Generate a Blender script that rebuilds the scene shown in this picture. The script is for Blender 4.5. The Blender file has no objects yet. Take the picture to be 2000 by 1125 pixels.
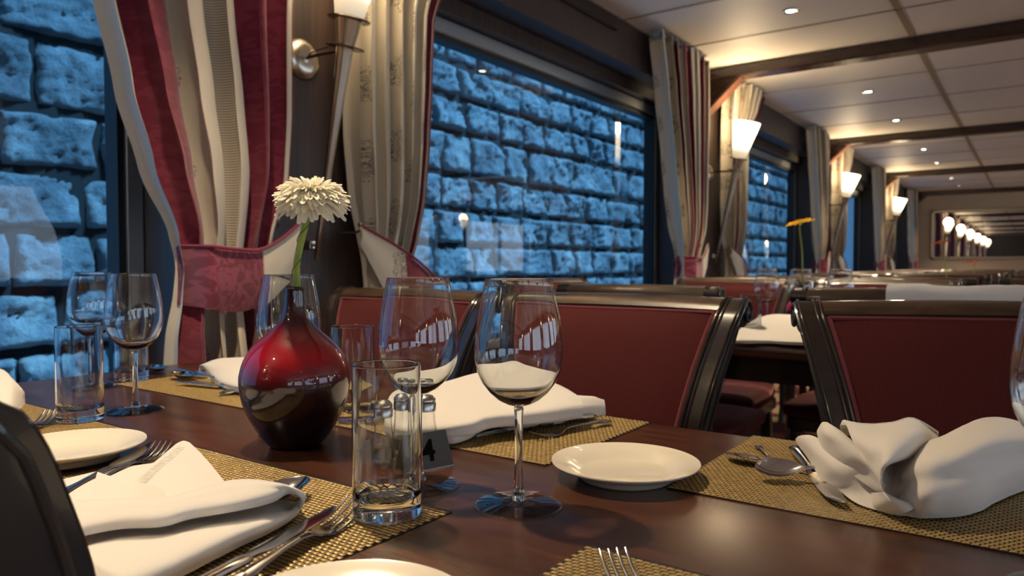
import bpy, math, random
from mathutils import Vector, Matrix, noise
random.seed(7)
PI = math.pi
COL = bpy.context.scene.collection
# ------------------------------------------------------------------ camera numbers (metres; floor z=0, +Y along the saloon, window wall at -X)
FPX, YAW, CAMH = 1430.0, math.radians(35.5), 0.985
PIT = math.atan(45.5 / FPX)
FW = Vector((-math.sin(YAW) * math.cos(PIT), math.cos(YAW) * math.cos(PIT), -math.sin(PIT)))
RT = Vector((math.cos(YAW), math.sin(YAW), 0)); UP = RT.cross(FW)
CAM = Vector((0, 0, CAMH)); TZ = 0.75
def P(x, y, h=0.0):
    """survey point: where the sight line of photo pixel (x,y) meets the level h above the table top"""
    d = FW + RT * ((x - 1000) / FPX) - UP * ((y - 562.5) / FPX)
    t = (TZ + h - CAMH) / d.z
    return Vector((d.x * t, d.y * t, TZ + h))

# ------------------------------------------------------------------ object helpers
def tag(o, label=None, cat=None, group=None, kind=None):
    if label: o['label'] = label
    if cat: o['category'] = cat
    if group: o['group'] = group
    if kind: o['kind'] = kind
    return o
def empty(name, loc=(0, 0, 0), rz=0, label=None, cat=None, group=None):
    o = bpy.data.objects.new(name, None); COL.objects.link(o); o.empty_display_size = .05
    o.location = loc; o.rotation_euler = (0, 0, rz)
    return tag(o, label, cat, group)
class MB:
    def __init__(s): s.v, s.f, s.m, s.uv = [], [], [], []
    def add(s, vs, fs, mi=0, uvs=None):
        b = len(s.v); s.v += [tuple(p) for p in vs]
        s.f += [tuple(i + b for i in f) for f in fs]; s.m += [mi] * len(fs)
        if uvs: s.uv += uvs
        return s
    def box(s, x0, x1, y0, y1, z0, z1, mi=0, bev=0.0, M=None):
        if bev <= 0:
            vs = [(x, y, z) for z in (z0, z1) for y in (y0, y1) for x in (x0, x1)]
            fs = [(0, 2, 3, 1), (4, 5, 7, 6), (0, 1, 5, 4), (2, 6, 7, 3), (0, 4, 6, 2), (1, 3, 7, 5)]
        else:
            b = min(bev, (x1-x0)/2.01, (y1-y0)/2.01, (z1-z0)/2.01)
            vs, fs = [], []
            rings = [(z0, b), (z0 + b, 0), (z1 - b, 0), (z1, b)]
            for z, i in rings:
                xa, xb, ya, yb = x0 + i, x1 - i, y0 + i, y1 - i
                c = b if i == 0 else 0.0
                c2 = b * .5
                vs += [(xa + c2, ya, z), (xb - c2, ya, z), (xb, ya + c2, z), (xb, yb - c2, z), (xb - c2, yb, z), (xa + c2, yb, z), (xa, yb - c2, z), (xa, ya + c2, z)]
            for r in range(3):
                for k in range(8):
                    a, c = r * 8 + k, r * 8 + (k + 1) % 8
                    fs.append((a, c, c + 8, a + 8))
            fs.append(tuple(range(7, -1, -1))); fs.append(tuple(range(24, 32)))
        if M: vs = [M @ Vector(v) for v in vs]
        return s.add(vs, fs, mi)
    def lathe(s, prof, n=48, c=(0, 0, 0), mi=0, cap0=False, cap1=False, M=None, tight=False):
        if tight:
            q = [prof[0]]
            for (r0, z0), (r1, z1) in zip(prof, prof[1:]):
                L = math.hypot(r1 - r0, z1 - z0)
                if L > .0035:
                    for d in (.0002, .0008): q.append((r0 + (r1 - r0) * d / L, z0 + (z1 - z0) * d / L))
                    for d in (.0008, .0002): q.append((r1 - (r1 - r0) * d / L, z1 - (z1 - z0) * d / L))
                q.append((r1, z1))
            prof = q
        vs, fs = [], []
        for r, z in prof:
            for k in range(n):
                a = 2 * PI * k / n
                vs.append((c[0] + r * math.cos(a), c[1] + r * math.sin(a), c[2] + z))
        for i in range(len(prof) - 1):
            for k in range(n):
                k2 = (k + 1) % n
                fs.append((i * n + k, i * n + k2, (i + 1) * n + k2, (i + 1) * n + k))
        if cap0: fs.append(tuple(range(n - 1, -1, -1)))
        if cap1: fs.append(tuple((len(prof) - 1) * n + k for k in range(n)))
        if M: vs = [M @ Vector(v) for v in vs]
        return s.add(vs, fs, mi)
    def tube(s, pts, rad, n=10, mi=0, caps=True):
        pts = [Vector(p) for p in pts]; vs, fs = [], []
        rs = rad if isinstance(rad, (list, tuple)) else [rad] * len(pts)
        u = None
        for i, p in enumerate(pts):
            t = (pts[min(i + 1, len(pts) - 1)] - pts[max(i - 1, 0)])
            if t.length < 1e-9: t = Vector((0, 0, 1))
            t.normalize()
            if u is None:
                u = t.cross(Vector((0, 0, 1)))
                if u.length < .05: u = t.cross(Vector((1, 0, 0)))
            u = (u - t * u.dot(t)).normalized(); w = t.cross(u)
            for k in range(n):
                a = 2 * PI * k / n
                vs.append(p + (u * math.cos(a) + w * math.sin(a)) * rs[i])
        for i in range(len(pts) - 1):
            for k in range(n):
                k2 = (k + 1) % n
                fs.append((i * n + k, i * n + k2, (i + 1) * n + k2, (i + 1) * n + k))
        if caps: fs += [tuple(range(n - 1, -1, -1)), tuple((len(pts) - 1) * n + k for k in range(n))]
        return s.add(vs, fs, mi)
    def loft(s, rings, mi=0, closed=True, caps=True):
        n = len(rings[0]); vs = [p for r in rings for p in r]; fs = []
        for i in range(len(rings) - 1):
            for k in range(n if closed else n - 1):
                k2 = (k + 1) % n
                fs.append((i * n + k, i * n + k2, (i + 1) * n + k2, (i + 1) * n + k))
        if caps and closed: fs += [tuple(range(n - 1, -1, -1)), tuple((len(rings) - 1) * n + k for k in range(n))]
        return s.add(vs, fs, mi)
    def prism(s, poly, x0, x1, mi=0, M=None):
        """poly in (y,z), extruded in x"""
        n = len(poly); vs = [(x0, y, z) for y, z in poly] + [(x1, y, z) for y, z in poly]
        fs = [(k, (k + 1) % n, (k + 1) % n + n, k + n) for k in range(n)] + [tuple(range(n - 1, -1, -1)), tuple(range(n, 2 * n))]
        if M: vs = [M @ Vector(v) for v in vs]
        return s.add(vs, fs, mi)
    def sheet(s, grid, th=0.0016, sub=6, mi=0, bump=0.0):
        """smooth cloth through a grid of control points, with thickness"""
        g = [[Vector(p) for p in row] for row in grid]
        def cr(a, b, c, d, t):
            return .5 * ((2 * b) + (c - a) * t + (2 * a - 5 * b + 4 * c - d) * t * t + (3 * b - a - 3 * c + d) * t ** 3)
        def dens(r, k):
            out = []
            for i in range(len(r) - 1):
                a, b, c, d = r[max(i - 1, 0)], r[i], r[i + 1], r[min(i + 2, len(r) - 1)]
                for j in range(k): out.append(cr(a, b, c, d, j / k))
            return out + [r[-1]]
        rows = [dens(r, sub) for r in g]
        cols = [dens([rows[i][j] for i in range(len(rows))], sub) for j in range(len(rows[0]))]
        nu, nv = len(cols), len(cols[0])
        pt = [[cols[i][j].copy() for j in range(nv)] for i in range(nu)]
        nr = [[None] * nv for _ in range(nu)]
        for i in range(nu):
            for j in range(nv):
                du = cols[min(i + 1, nu - 1)][j] - cols[max(i - 1, 0)][j]
                dv = cols[i][min(j + 1, nv - 1)] - cols[i][max(j - 1, 0)]
                q = du.cross(dv); nr[i][j] = q.normalized() if q.length > 1e-12 else Vector((0, 0, 1))
        vs = []
        for sgn in (1, -1):
            for i in range(nu):
                for j in range(nv):
                    p = pt[i][j]
                    w = bump * noise.fractal(p * 28, 1.0, 2.0, 3) if bump else 0
                    q = p + nr[i][j] * (sgn * th / 2 + w)
                    vs.append(q)
        N = nu * nv; fs = []
        for i in range(nu - 1):
            for j in range(nv - 1):
                a, b, c, d = i * nv + j, (i + 1) * nv + j, (i + 1) * nv + j + 1, i * nv + j + 1
                fs += [(a, b, c, d), (a + N, d + N, c + N, b + N)]
        for i in range(nu - 1):
            for j in (0, nv - 1):
                a, b = i * nv + j, (i + 1) * nv + j
                fs.append((a, b, b + N, a + N) if j else (b, a, a + N, b + N))
        for j in range(nv - 1):
            for i in (0, nu - 1):
                a, b = i * nv + j, i * nv + j + 1
                fs.append((b, a, a + N, b + N) if i else (a, b, b + N, a + N))
        return s.add(vs, fs, mi)
    def build(s, name, mats, parent=None, smooth=True, loc=None, ang=40):
        me = bpy.data.meshes.new(name); me.from_pydata(s.v, [], s.f)
        if not isinstance(mats, (list, tuple)): mats = [mats]
        for m in mats: me.materials.append(m)
        me.polygons.foreach_set('material_index', s.m)
        if smooth:
            me.polygons.foreach_set('use_smooth', [True] * len(me.polygons))
        if s.uv:
            l = me.uv_layers.new(name='UVMap'); k = 0
            for pl in me.polygons:
                for li in pl.loop_indices: l.data[li].uv = s.uv[me.loops[li].vertex_index]
        me.validate(); me.update()
        if smooth and ang < 179:
            try: me.set_sharp_from_angle(angle=math.radians(ang))
            except Exception: pass
        o = bpy.data.objects.new(name, me); COL.objects.link(o)
        if parent: o.parent = parent
        if loc: o.location = loc
        return o
def kids(o): return [c for c in bpy.data.objects if c.parent == o]
def copy_tree(o, parent=None):
    c = o.copy(); COL.objects.link(c); c.parent = parent
    for ch in kids(o): copy_tree(ch, c)
    return c
def dup(o, loc, rz=0, label=None, group=None, scale=None):
    c = copy_tree(o); c.location = loc; c.rotation_euler = (0, 0, rz)
    if label: c['label'] = label
    if group: c['group'] = group
    if scale: c.scale = scale
    return c

# ------------------------------------------------------------------ materials
def s2l(c): return tuple(((x / 255) / 12.92 if x / 255 <= .04045 else ((x / 255 + .055) / 1.055) ** 2.4) for x in c) + (1,)
class NT:
    def __init__(s, name):
        s.mat = bpy.data.materials.new(name); s.mat.use_nodes = True; s.t = s.mat.node_tree
        s.t.nodes.clear(); s.out = s.n('ShaderNodeOutputMaterial')
    def n(s, typ, **kw):
        nd = s.t.nodes.new(typ)
        for k, v in kw.items():
            if k in nd.inputs: nd.inputs[k].default_value = v
            else: setattr(nd, k, v)
        return nd
    def l(s, a, b): s.t.links.new(a, b)
    def set(s, nd, key, val):
        if hasattr(val, 'is_output') or isinstance(val, bpy.types.NodeSocket): s.l(val, nd.inputs[key])
        else: nd.inputs[key].default_value = val
    def math(s, op, a, b=0.0, c=0.0, clamp=False):
        nd = s.t.nodes.new('ShaderNodeMath'); nd.operation = op; nd.use_clamp = clamp
        s.set(nd, 0, a); s.set(nd, 1, b)
        if len(nd.inputs) > 2: s.set(nd, 2, c)
        return nd.outputs[0]
    def mix(s, f, a, b):
        nd = s.t.nodes.new('ShaderNodeMix'); nd.data_type = 'RGBA'
        s.set(nd, 0, f); s.set(nd, 6, a); s.set(nd, 7, b)
        return nd.outputs[2]
    def coord(s, kind='Object', scale=(1, 1, 1)):
        tc = s.n('ShaderNodeTexCoord'); mp = s.n('ShaderNodeMapping'); mp.inputs['Scale'].default_value = scale
        s.l(tc.outputs[kind], mp.inputs[0]); return mp.outputs[0]
    def noise(s, co, scale=5, detail=4, rough=.5, dist=0):
        nd = s.n('ShaderNodeTexNoise'); s.l(co, nd.inputs['Vector'])
        nd.inputs['Scale'].default_value = scale; nd.inputs['Detail'].default_value = detail
        nd.inputs['Roughness'].default_value = rough; nd.inputs['Distortion'].default_value = dist
        return nd.outputs[0]
    def ramp(s, f, stops):
        nd = s.n('ShaderNodeValToRGB'); s.l(f, nd.inputs[0]); e = nd.color_ramp.elements
        while len(e) < len(stops): e.new(.5)
        for k, (p, c) in enumerate(stops): e[k].position = p; e[k].color = c
        return nd.outputs[0]
    def bsdf(s, color, rough=.5, metal=0, spec=.5, coat=0, coatr=.05, bump=None, bs=.2, bd=.001, sheen=0, sheenc=None, emit=None, es=0, sub=0, trans=0, ior=1.5):
        b = s.n('ShaderNodeBsdfPrincipled')
        s.set(b, 'Base Color', color); s.set(b, 'Roughness', rough); s.set(b, 'Metallic', metal)
        s.set(b, 'Specular IOR Level', spec); s.set(b, 'Coat Weight', coat); s.set(b, 'Coat Roughness', coatr)
        s.set(b, 'IOR', ior); s.set(b, 'Transmission Weight', trans)
        if sheen: s.set(b, 'Sheen Weight', sheen)
        if sheenc: s.set(b, 'Sheen Tint', sheenc)
        if emit is not None: s.set(b, 'Emission Color', emit); s.set(b, 'Emission Strength', es)
        if bump is not None:
            bp = s.n('ShaderNodeBump'); bp.inputs['Strength'].default_value = bs; bp.inputs['Distance'].default_value = bd
            s.l(bump, bp.inputs['Height']); s.l(bp.outputs[0], b.inputs['Normal'])
        s.l(b.outputs[0], s.out.inputs[0]); return b
M = {}
def simple(name, rgb, **kw):
    t = NT(name); t.bsdf(s2l(rgb), **kw); M[name] = t.mat; return t.mat
def wood(name, c1, c2, scale, rough=.35, coat=0, bumpd=.0004, spec=.5, nscale=6, rv=None):
    t = NT(name); co = t.coord('Object', scale)
    n1 = t.noise(co, nscale, 6, .6, .6); n2 = t.noise(co, nscale * 6, 3, .6)
    f = t.math('ADD', t.math('MULTIPLY', n1, .75), t.math('MULTIPLY', n2, .25))
    c = t.ramp(f, [(.32, s2l(c1)), (.68, s2l(c2))])
    t.bsdf(c, rough=rough, coat=coat, bump=n2, bs=.15, bd=bumpd, spec=spec); M[name] = t.mat
wood('table_wood', (38, 20, 14), (92, 54, 36), (1.2, 11, 11), rough=.27, spec=.55, nscale=3, bumpd=.0001)
wood('panel_wood', (40, 30, 27), (70, 52, 42), (14, 14, .7), rough=.42, nscale=3)
wood('beam_wood', (38, 24, 20), (58, 36, 28), (1, 10, 10), rough=.25, nscale=4, coat=.3)
wood('bracket_wood', (70, 42, 32), (100, 64, 48), (4, 4, 4), rough=.4, nscale=4)
wood('dark_lacquer', (20, 15, 13), (44, 32, 24), (3, 3, 3), rough=.28, coat=.5, nscale=5)
wood('rail_wood', (42, 30, 21), (88, 66, 44), (2, 12, 12), rough=.3, coat=.4, nscale=4)
simple('post_side', (44, 44, 46), rough=.32, coat=.4)
def ceiling_mat():
    t = NT('ceiling_panel'); co = t.coord(); n = t.noise(co, 90, 3)
    t.bsdf(s2l((222, 218, 212)), rough=.55, bump=n, bs=.08, bd=.0005); M['ceiling'] = t.mat
ceiling_mat()
simple('ceiling_seam', (150, 136, 112), rough=.5)
simple('end_wall_paint', (186, 170, 148), rough=.7)
simple('aluminium', (168, 176, 182), rough=.35, metal=.75)
simple('silver_frame', (176, 168, 156), rough=.35, metal=.8)
simple('gasket', (16, 18, 20), rough=.5)
simple('nickel', (196, 186, 170), rough=.26, metal=1)
simple('dark_nickel', (120, 112, 104), rough=.25, metal=1)
simple('chrome', (220, 220, 220), rough=.08, metal=1)
simple('steel', (205, 203, 200), rough=.10, metal=1)
simple('black_plastic', (64, 61, 58), rough=.45)
simple('glyph_black', (2, 2, 2), rough=.7, spec=.1)
simple('porcelain', (226, 219, 200), rough=.22, coat=.5)
simple('salt', (200, 196, 188), rough=.9)
simple('pepper', (70, 62, 54), rough=.9)
simple('wire_green', (40, 60, 30), rough=.4)
simple('vent_metal', (60, 50, 44), rough=.5)
simple('mirror_glass', (225, 225, 222), rough=.01, metal=1)
def carpet():
    t = NT('carpet'); co = t.coord(); n = t.noise(co, 3, 4); m = t.noise(co, 220, 2)
    c = t.mix(t.math('GREATER_THAN', n, .52), s2l((150, 128, 100)), s2l((92, 34, 34)))
    t.bsdf(c, rough=.95, bump=m, bs=.5, bd=.004); M['carpet'] = t.mat
carpet()
def chair_red():
    t = NT('red_upholstery'); tc = t.n('ShaderNodeTexCoord'); sp = t.n('ShaderNodeSeparateXYZ'); t.l(tc.outputs['Object'], sp.inputs[0])
    rib = t.math('SINE', t.math('MULTIPLY', sp.outputs[0], 1500)); rz = t.math('SINE', t.math('MULTIPLY', sp.outputs[2], 1300))
    nz = t.noise(tc.outputs['Object'], 300, 3)
    h = t.math('ADD', t.math('ADD', t.math('MULTIPLY', rib, .5), t.math('MULTIPLY', rz, .2)), nz)
    f = t.math('MULTIPLY_ADD', h, .22, .35, True)
    c = t.mix(f, s2l((38, 7, 8)), s2l((92, 21, 18)))
    t.bsdf(c, rough=.8, bump=h, bs=.35, bd=.0006, sheen=.35, sheenc=(1, .45, .4, 1), spec=.2); M['red'] = t.mat
    t = NT('red_piping'); t.bsdf(s2l((100, 24, 34)), rough=.85, sheen=.3); M['piping'] = t.mat
    t = NT('dark_back'); t.bsdf(s2l((44, 22, 20)), rough=.6); M['back_cloth'] = t.mat
chair_red()
def cloth(name, rgb, sc=1400, rough=.85):
    t = NT(name); tc = t.n('ShaderNodeTexCoord'); n1 = t.noise(tc.outputs['Object'], sc, 2); n2 = t.noise(tc.outputs['Object'], 40, 4)
    h = t.math('ADD', n1, t.math('MULTIPLY', n2, 1.5))
    t.bsdf(s2l(rgb), rough=rough, bump=h, bs=.25, bd=.0006, sheen=.25, spec=.2); M[name] = t.mat
cloth('napkin_cloth', (220, 216, 208)); cloth('white_linen', (226, 230, 230))
# curtains: UV u = metres across the flat cloth, v = metres up
def curtain_mats():
    def base(name, rgb, rgb2, kind):
        t = NT(name); tc = t.n('ShaderNodeTexCoord'); uv = tc.outputs['UV']; sp = t.n('ShaderNodeSeparateXYZ'); t.l(uv, sp.inputs[0])
        U, V = sp.outputs[0], sp.outputs[1]
        fine = t.noise(uv, 900, 2)
        col = s2l(rgb)
        if kind == 'print':
            cu = t.math('SUBTRACT', t.math('FRACT', t.math('MULTIPLY', U, 4.4)), .5)
            row = t.math('FLOOR', t.math('MULTIPLY', U, 4.4))
            vo = t.math('ADD', t.math('MULTIPLY', V, 4.2), t.math('MULTIPLY', row, .37))
            cv = t.math('SUBTRACT', t.math('FRACT', vo), .5)
            r = t.math('ADD', t.math('POWER', t.math('MULTIPLY', cu, 3.6), 2), t.math('POWER', t.math('MULTIPLY', cv, 2.9), 2))
            inside = t.math('LESS_THAN', t.math('ADD', r, t.math('MULTIPLY', t.noise(uv, 34, 2), .8)), .95)
            mp = t.n('ShaderNodeCombineXYZ'); t.l(t.math('ABSOLUTE', cu), mp.inputs[0]); t.l(cv, mp.inputs[1])
            nn = t.noise(mp.outputs[0], 9, 2, .5, 3.5)
            line = t.math('LESS_THAN', t.math('ABSOLUTE', t.math('SUBTRACT', nn, .5)), .045)
            f = t.math('MULTIPLY', inside, line)
            col = t.mix(t.math('MULTIPLY', f, .85), s2l(rgb), s2l(rgb2))
        elif kind == 'ladder':
            f = t.math('GREATER_THAN', t.math('FRACT', t.math('MULTIPLY', V, 150)), .62)
            col = t.mix(f, s2l(rgb), s2l(rgb2))
        elif kind == 'jacquard':
            nn = t.noise(uv, 26, 3, .5, 1.6)
            f = t.ramp(nn, [(.45, (0, 0, 0, 1)), (.52, (1, 1, 1, 1))])
            col = t.mix(f, s2l(rgb), s2l(rgb2))
        t.bsdf(col, rough=.8, bump=fine, bs=.2, bd=.0006, sheen=.3, spec=.2); M[name] = t.mat
    base('curtain_cream', (206, 196, 176), (88, 78, 76), 'print')
    base('curtain_plain', (204, 195, 176), (0, 0, 0), 'plain')
    base('curtain_ladder', (202, 193, 174), (138, 120, 100), 'ladder')
    base('curtain_burgundy', (132, 48, 68), (118, 36, 56), 'jacquard')
    base('tie_jacquard', (138, 66, 84), (112, 46, 62), 'jacquard')
curtain_mats()
def thin_glass(name, tint=(1, 1, 1, 1), base=.0, k=1.0, ior=1.5, rough=0.0):
    t = NT(name); tr = t.n('ShaderNodeBsdfTransparent'); gl = t.n('ShaderNodeBsdfGlossy'); gl.inputs['Roughness'].default_value = rough
    lw = t.n('ShaderNodeLayerWeight'); lw.inputs[0].default_value = .5
    r0 = ((ior - 1) / (ior + 1)) ** 2
    f = t.math('MULTIPLY_ADD', t.math('POWER', lw.outputs['Facing'], 4), (1 - r0) * k, r0 * k + base, True)
    t.set(tr, 0, t.mix(t.math('POWER', lw.outputs['Facing'], 6), tint, tuple(x * .6 for x in tint[:3]) + (1,)))
    ms = t.n('ShaderNodeMixShader'); t.l(f, ms.inputs[0]); t.l(tr.outputs[0], ms.inputs[1]); t.l(gl.outputs[0], ms.inputs[2])
    t.l(ms.outputs[0], t.out.inputs[0]); M[name] = t.mat
thin_glass('bowl_glass', (.985, .99, .99, 1), k=1.0, ior=1.5)
thin_glass('window_glass', (.93, .97, .98, 1), k=1.3, ior=1.45)
def solid_glass():
    t = NT('solid_glass'); g = t.n('ShaderNodeBsdfGlass'); g.inputs['Roughness'].default_value = 0; g.inputs['IOR'].default_value = 1.5
    g.inputs['Color'].default_value = (.98, .99, .99, 1); t.l(g.outputs[0], t.out.inputs[0]); M['solid_glass'] = t.mat
solid_glass()
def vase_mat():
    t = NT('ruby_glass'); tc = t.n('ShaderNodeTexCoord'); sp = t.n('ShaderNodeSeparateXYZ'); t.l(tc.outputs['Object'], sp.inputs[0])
    c = t.ramp(t.math('MULTIPLY', sp.outputs[2], 5.0), [(.30, s2l((18, 2, 5))), (.42, s2l((44, 2, 8))), (.60, s2l((160, 2, 22))), (.80, s2l((60, 4, 12))), (1, s2l((34, 4, 8)))])  # glow through the glass shoulder and darker bowl below, painted into colour by height
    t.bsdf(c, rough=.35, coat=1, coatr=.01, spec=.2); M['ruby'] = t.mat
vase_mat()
def shade_mat():
    t = NT('lit_frosted_glass'); tc = t.n('ShaderNodeTexCoord'); sp = t.n('ShaderNodeSeparateXYZ'); t.l(tc.outputs['Object'], sp.inputs[0])
    f = t.ramp(t.math('MULTIPLY_ADD', sp.outputs[2], 4.2, 0), [(0, (.05, .05, .05, 1)), (.18, (.10, .10, .10, 1)), (.36, (.7, .7, .7, 1)), (1, (1, 1, 1, 1))])
    e = t.n('ShaderNodeEmission'); e.inputs[0].default_value = (1, .80, .50, 1); t.l(t.math('MULTIPLY', f, 4.0), e.inputs[1])
    d = t.n('ShaderNodeBsdfPrincipled'); d.inputs['Base Color'].default_value = (.9, .85, .75, 1); d.inputs['Roughness'].default_value = .4
    a = t.n('ShaderNodeAddShader'); t.l(e.outputs[0], a.inputs[0]); t.l(d.outputs[0], a.inputs[1]); t.l(a.outputs[0], t.out.inputs[0]); M['shade'] = t.mat
    t = NT('lamp_lens'); e = t.n('ShaderNodeEmission'); e.inputs[0].default_value = (1, .88, .68, 1); e.inputs[1].default_value = 22
    t.l(e.outputs[0], t.out.inputs[0]); M['lens'] = t.mat
shade_mat()
def petals(name, c1, c2, tr=.25):
    t = NT(name); tc = t.n('ShaderNodeTexCoord'); n = t.noise(tc.outputs['Object'], 120, 2)
    c = t.mix(n, s2l(c1), s2l(c2)); b = t.bsdf(c, rough=.55, sheen=.2, spec=.3)
    tl = t.n('ShaderNodeBsdfTranslucent'); t.set(tl, 0, c); ms = t.n('ShaderNodeMixShader'); ms.inputs[0].default_value = tr
    t.l(b.outputs[0], ms.inputs[1]); t.l(tl.outputs[0], ms.inputs[2]); t.l(ms.outputs[0], t.out.inputs[0]); M[name] = t.mat
petals('petal_white', (240, 234, 208), (250, 244, 226)); petals('petal_yellow', (240, 196, 10), (250, 210, 30)); petals('petal_red', (210, 40, 20), (225, 60, 35))
petals('flower_heart', (196, 190, 96), (224, 214, 140))
def stem_mat():
    t = NT('flower_stem'); tc = t.n('ShaderNodeTexCoord'); n = t.noise(tc.outputs['Object'], 60, 3)
    t.bsdf(t.mix(n, s2l((110, 132, 30)), s2l((150, 166, 58))), rough=.6, sheen=.5); M['stem'] = t.mat
stem_mat()
def mats_mat():
    t = NT('mat_gold'); tc = t.n('ShaderNodeTexCoord'); n = t.noise(tc.outputs['Object'], 130, 3)
    t.bsdf(t.mix(n, s2l((120, 98, 54)), s2l((206, 176, 112))), rough=.38, metal=.25, spec=.6); M['mat_gold'] = t.mat
    simple('mat_black', (22, 17, 11), rough=.5)
mats_mat()
def stone_mats():
    t = NT('quay_stone'); co = t.coord(); n1 = t.noise(co, 2.2, 5, .6); n2 = t.noise(co, 52, 8, .72); n3 = t.noise(co, 9, 6, .65)
    c = t.ramp(t.math('ADD', t.math('MULTIPLY', n1, .6), t.math('MULTIPLY', n3, .4)), [(.3, s2l((58, 68, 76))), (.52, s2l((128, 140, 146))), (.72, s2l((190, 196, 190)))])
    h = t.math('ADD', t.math('MULTIPLY', n2, 1.1), n3)
    t.bsdf(c, rough=.75, bump=h, bs=1, bd=.035, spec=.35); M['stone'] = t.mat
    simple('quay_mortar', (9, 11, 13), rough=.95)
stone_mats()

# ------------------------------------------------------------------ the room
XP, XG = -1.80, -2.03          # pier face, window glass
ZC = 2.28; PER = 3.36; PC0 = 1.44; YE = 15.2; YB = -8.0; XR = 5.6
def pc(k): return PC0 + PER * k
WZ0, WZ1 = .60, 1.965
def structure(o): o['kind'] = 'structure'; return o
structure(MB().box(XP - .6, XR + .4, YB, YE + .1, -.06, 0).build('floor', M['carpet'], smooth=False))
# ceiling with recessed seams built as strips
mb = MB(); mb.box(XP - .35, XR, YB, YE, ZC, ZC + .05)
structure(mb.build('ceiling', M['ceiling'], smooth=False))
mb = MB()
def seam(x0, x1, y0, y1): mb.box(x0, x1, y0, y1, ZC - .004, ZC + .001)
for xs in (-.585, .63, 1.85, 3.07, 4.3): seam(xs - .017, xs + .017, YB, YE)
for k in range(-3, 5):
    offs = (.70, 1.40, 2.09, 2.75) if k == 0 else (.84, 1.68, 2.52)
    for o in offs: seam(XP, XR, pc(k) + o - .006, pc(k) + o + .006)
seam(XP - .01, XP + .012, YB, YE)
structure(mb.build('trim_1', M['ceiling_seam'], smooth=False))
# window wall (left): piers + panel above + sill below, one structure mesh
wins = []
mb = MB()
for k in range(-3, 5):
    y0, y1 = pc(k) - .39, pc(k) + .39
    mb.box(XG - .035, XP, y0, y1, 0, ZC)
    if k < 4:
        w0, w1 = pc(k) + .39, pc(k + 1) - .39
        wins.append((w0, min(w1, YE)))
        mb.box(XG - .035, XP, w0, w1, 2.06, ZC)
        mb.box(XG - .12, XG + .10, w0, w1, WZ1 + .03, 2.06)
        mb.box(XG - .12, XP - .02, w0, w1, 0, WZ0)
structure(mb.build('wall_left', M['panel_wood'], smooth=False))
# pier seams (thin shadow joints)
for i, (w0, w1) in enumerate(wins):
    r = empty('window_%d' % (i + 1), (XG, (w0 + w1) / 2, WZ0)); structure(r)
    hw = (w1 - w0) / 2; H = WZ1 - WZ0
    f = MB()
    for (a, b, c, d) in ((-hw, hw, H - .035, H + .03), (-hw, hw, 0, .05), (-hw, -hw + .045, 0, H), (hw - .045, hw, 0, H)):
        f.box(-.02, .045, a, b, c, d, bev=.006)
    structure(f.build('window_frame', M['aluminium'], r, ang=30))
    g = MB()
    for (a, b, c, d) in ((-hw + .045, hw - .045, H - .055, H - .034), (-hw + .045, hw - .045, .05, .068), (-hw + .045, -hw + .064, .05, H - .03), (hw - .064, hw - .045, .05, H - .03)):
        g.box(-.03, .035, a, b, c, d)
    structure(g.build('window_gasket', M['gasket'], r, smooth=False))
    p = MB(); p.add([(0, -hw + .03, .03), (0, hw - .03, .03), (0, hw - .03, H - .03), (0, -hw + .03, H - .03)], [(0, 1, 2, 3)])
    structure(p.build('window_pane', M['window_glass'], r, smooth=False))
# end walls, right wall
structure(MB().box(XP - .35, XR, YE, YE + .12, 0, ZC + .05).build('wall_front', M['end_wall_paint'], smooth=False))
structure(MB().box(XP - .35, XR, YB - .12, YB, 0, ZC + .05).build('wall_back', M['panel_wood'], smooth=False))
mb = MB(); rw = []
for k in range(-3, 5):
    mb.box(XR, XR + .2, pc(k) - .39, pc(k) + .39, 0, ZC)
    if k < 4:
        a, b = pc(k) + .39, pc(k + 1) - .39; rw.append((a, b))
        mb.box(XR, XR + .2, a, b, WZ1, ZC); mb.box(XR, XR + .2, a, b, 0, WZ0)
structure(mb.build('wall_right', M['panel_wood'], smooth=False))
for i, (a, b) in enumerate(rw):
    r = empty('window_%d' % (i + 11), (XR + .1, (a + b) / 2, WZ0)); structure(r)
    hw, H = (b - a) / 2, WZ1 - WZ0; f = MB()
    for (y0, y1, c, d) in ((-hw, hw, H - .06, H), (-hw, hw, 0, .06), (-hw, -hw + .06, 0, H), (hw - .06, hw, 0, H), (-.02, .02, 0, H)):
        f.box(-.03, .03, y0, y1, c, d)
    structure(f.build('window_frame', M['aluminium'], r, smooth=False))
    p = MB(); p.add([(0, -hw, 0), (0, hw, 0), (0, hw, H), (0, -hw, H)], [(0, 1, 2, 3)])
    structure(p.build('window_pane', M['window_glass'], r, smooth=False))
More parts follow.
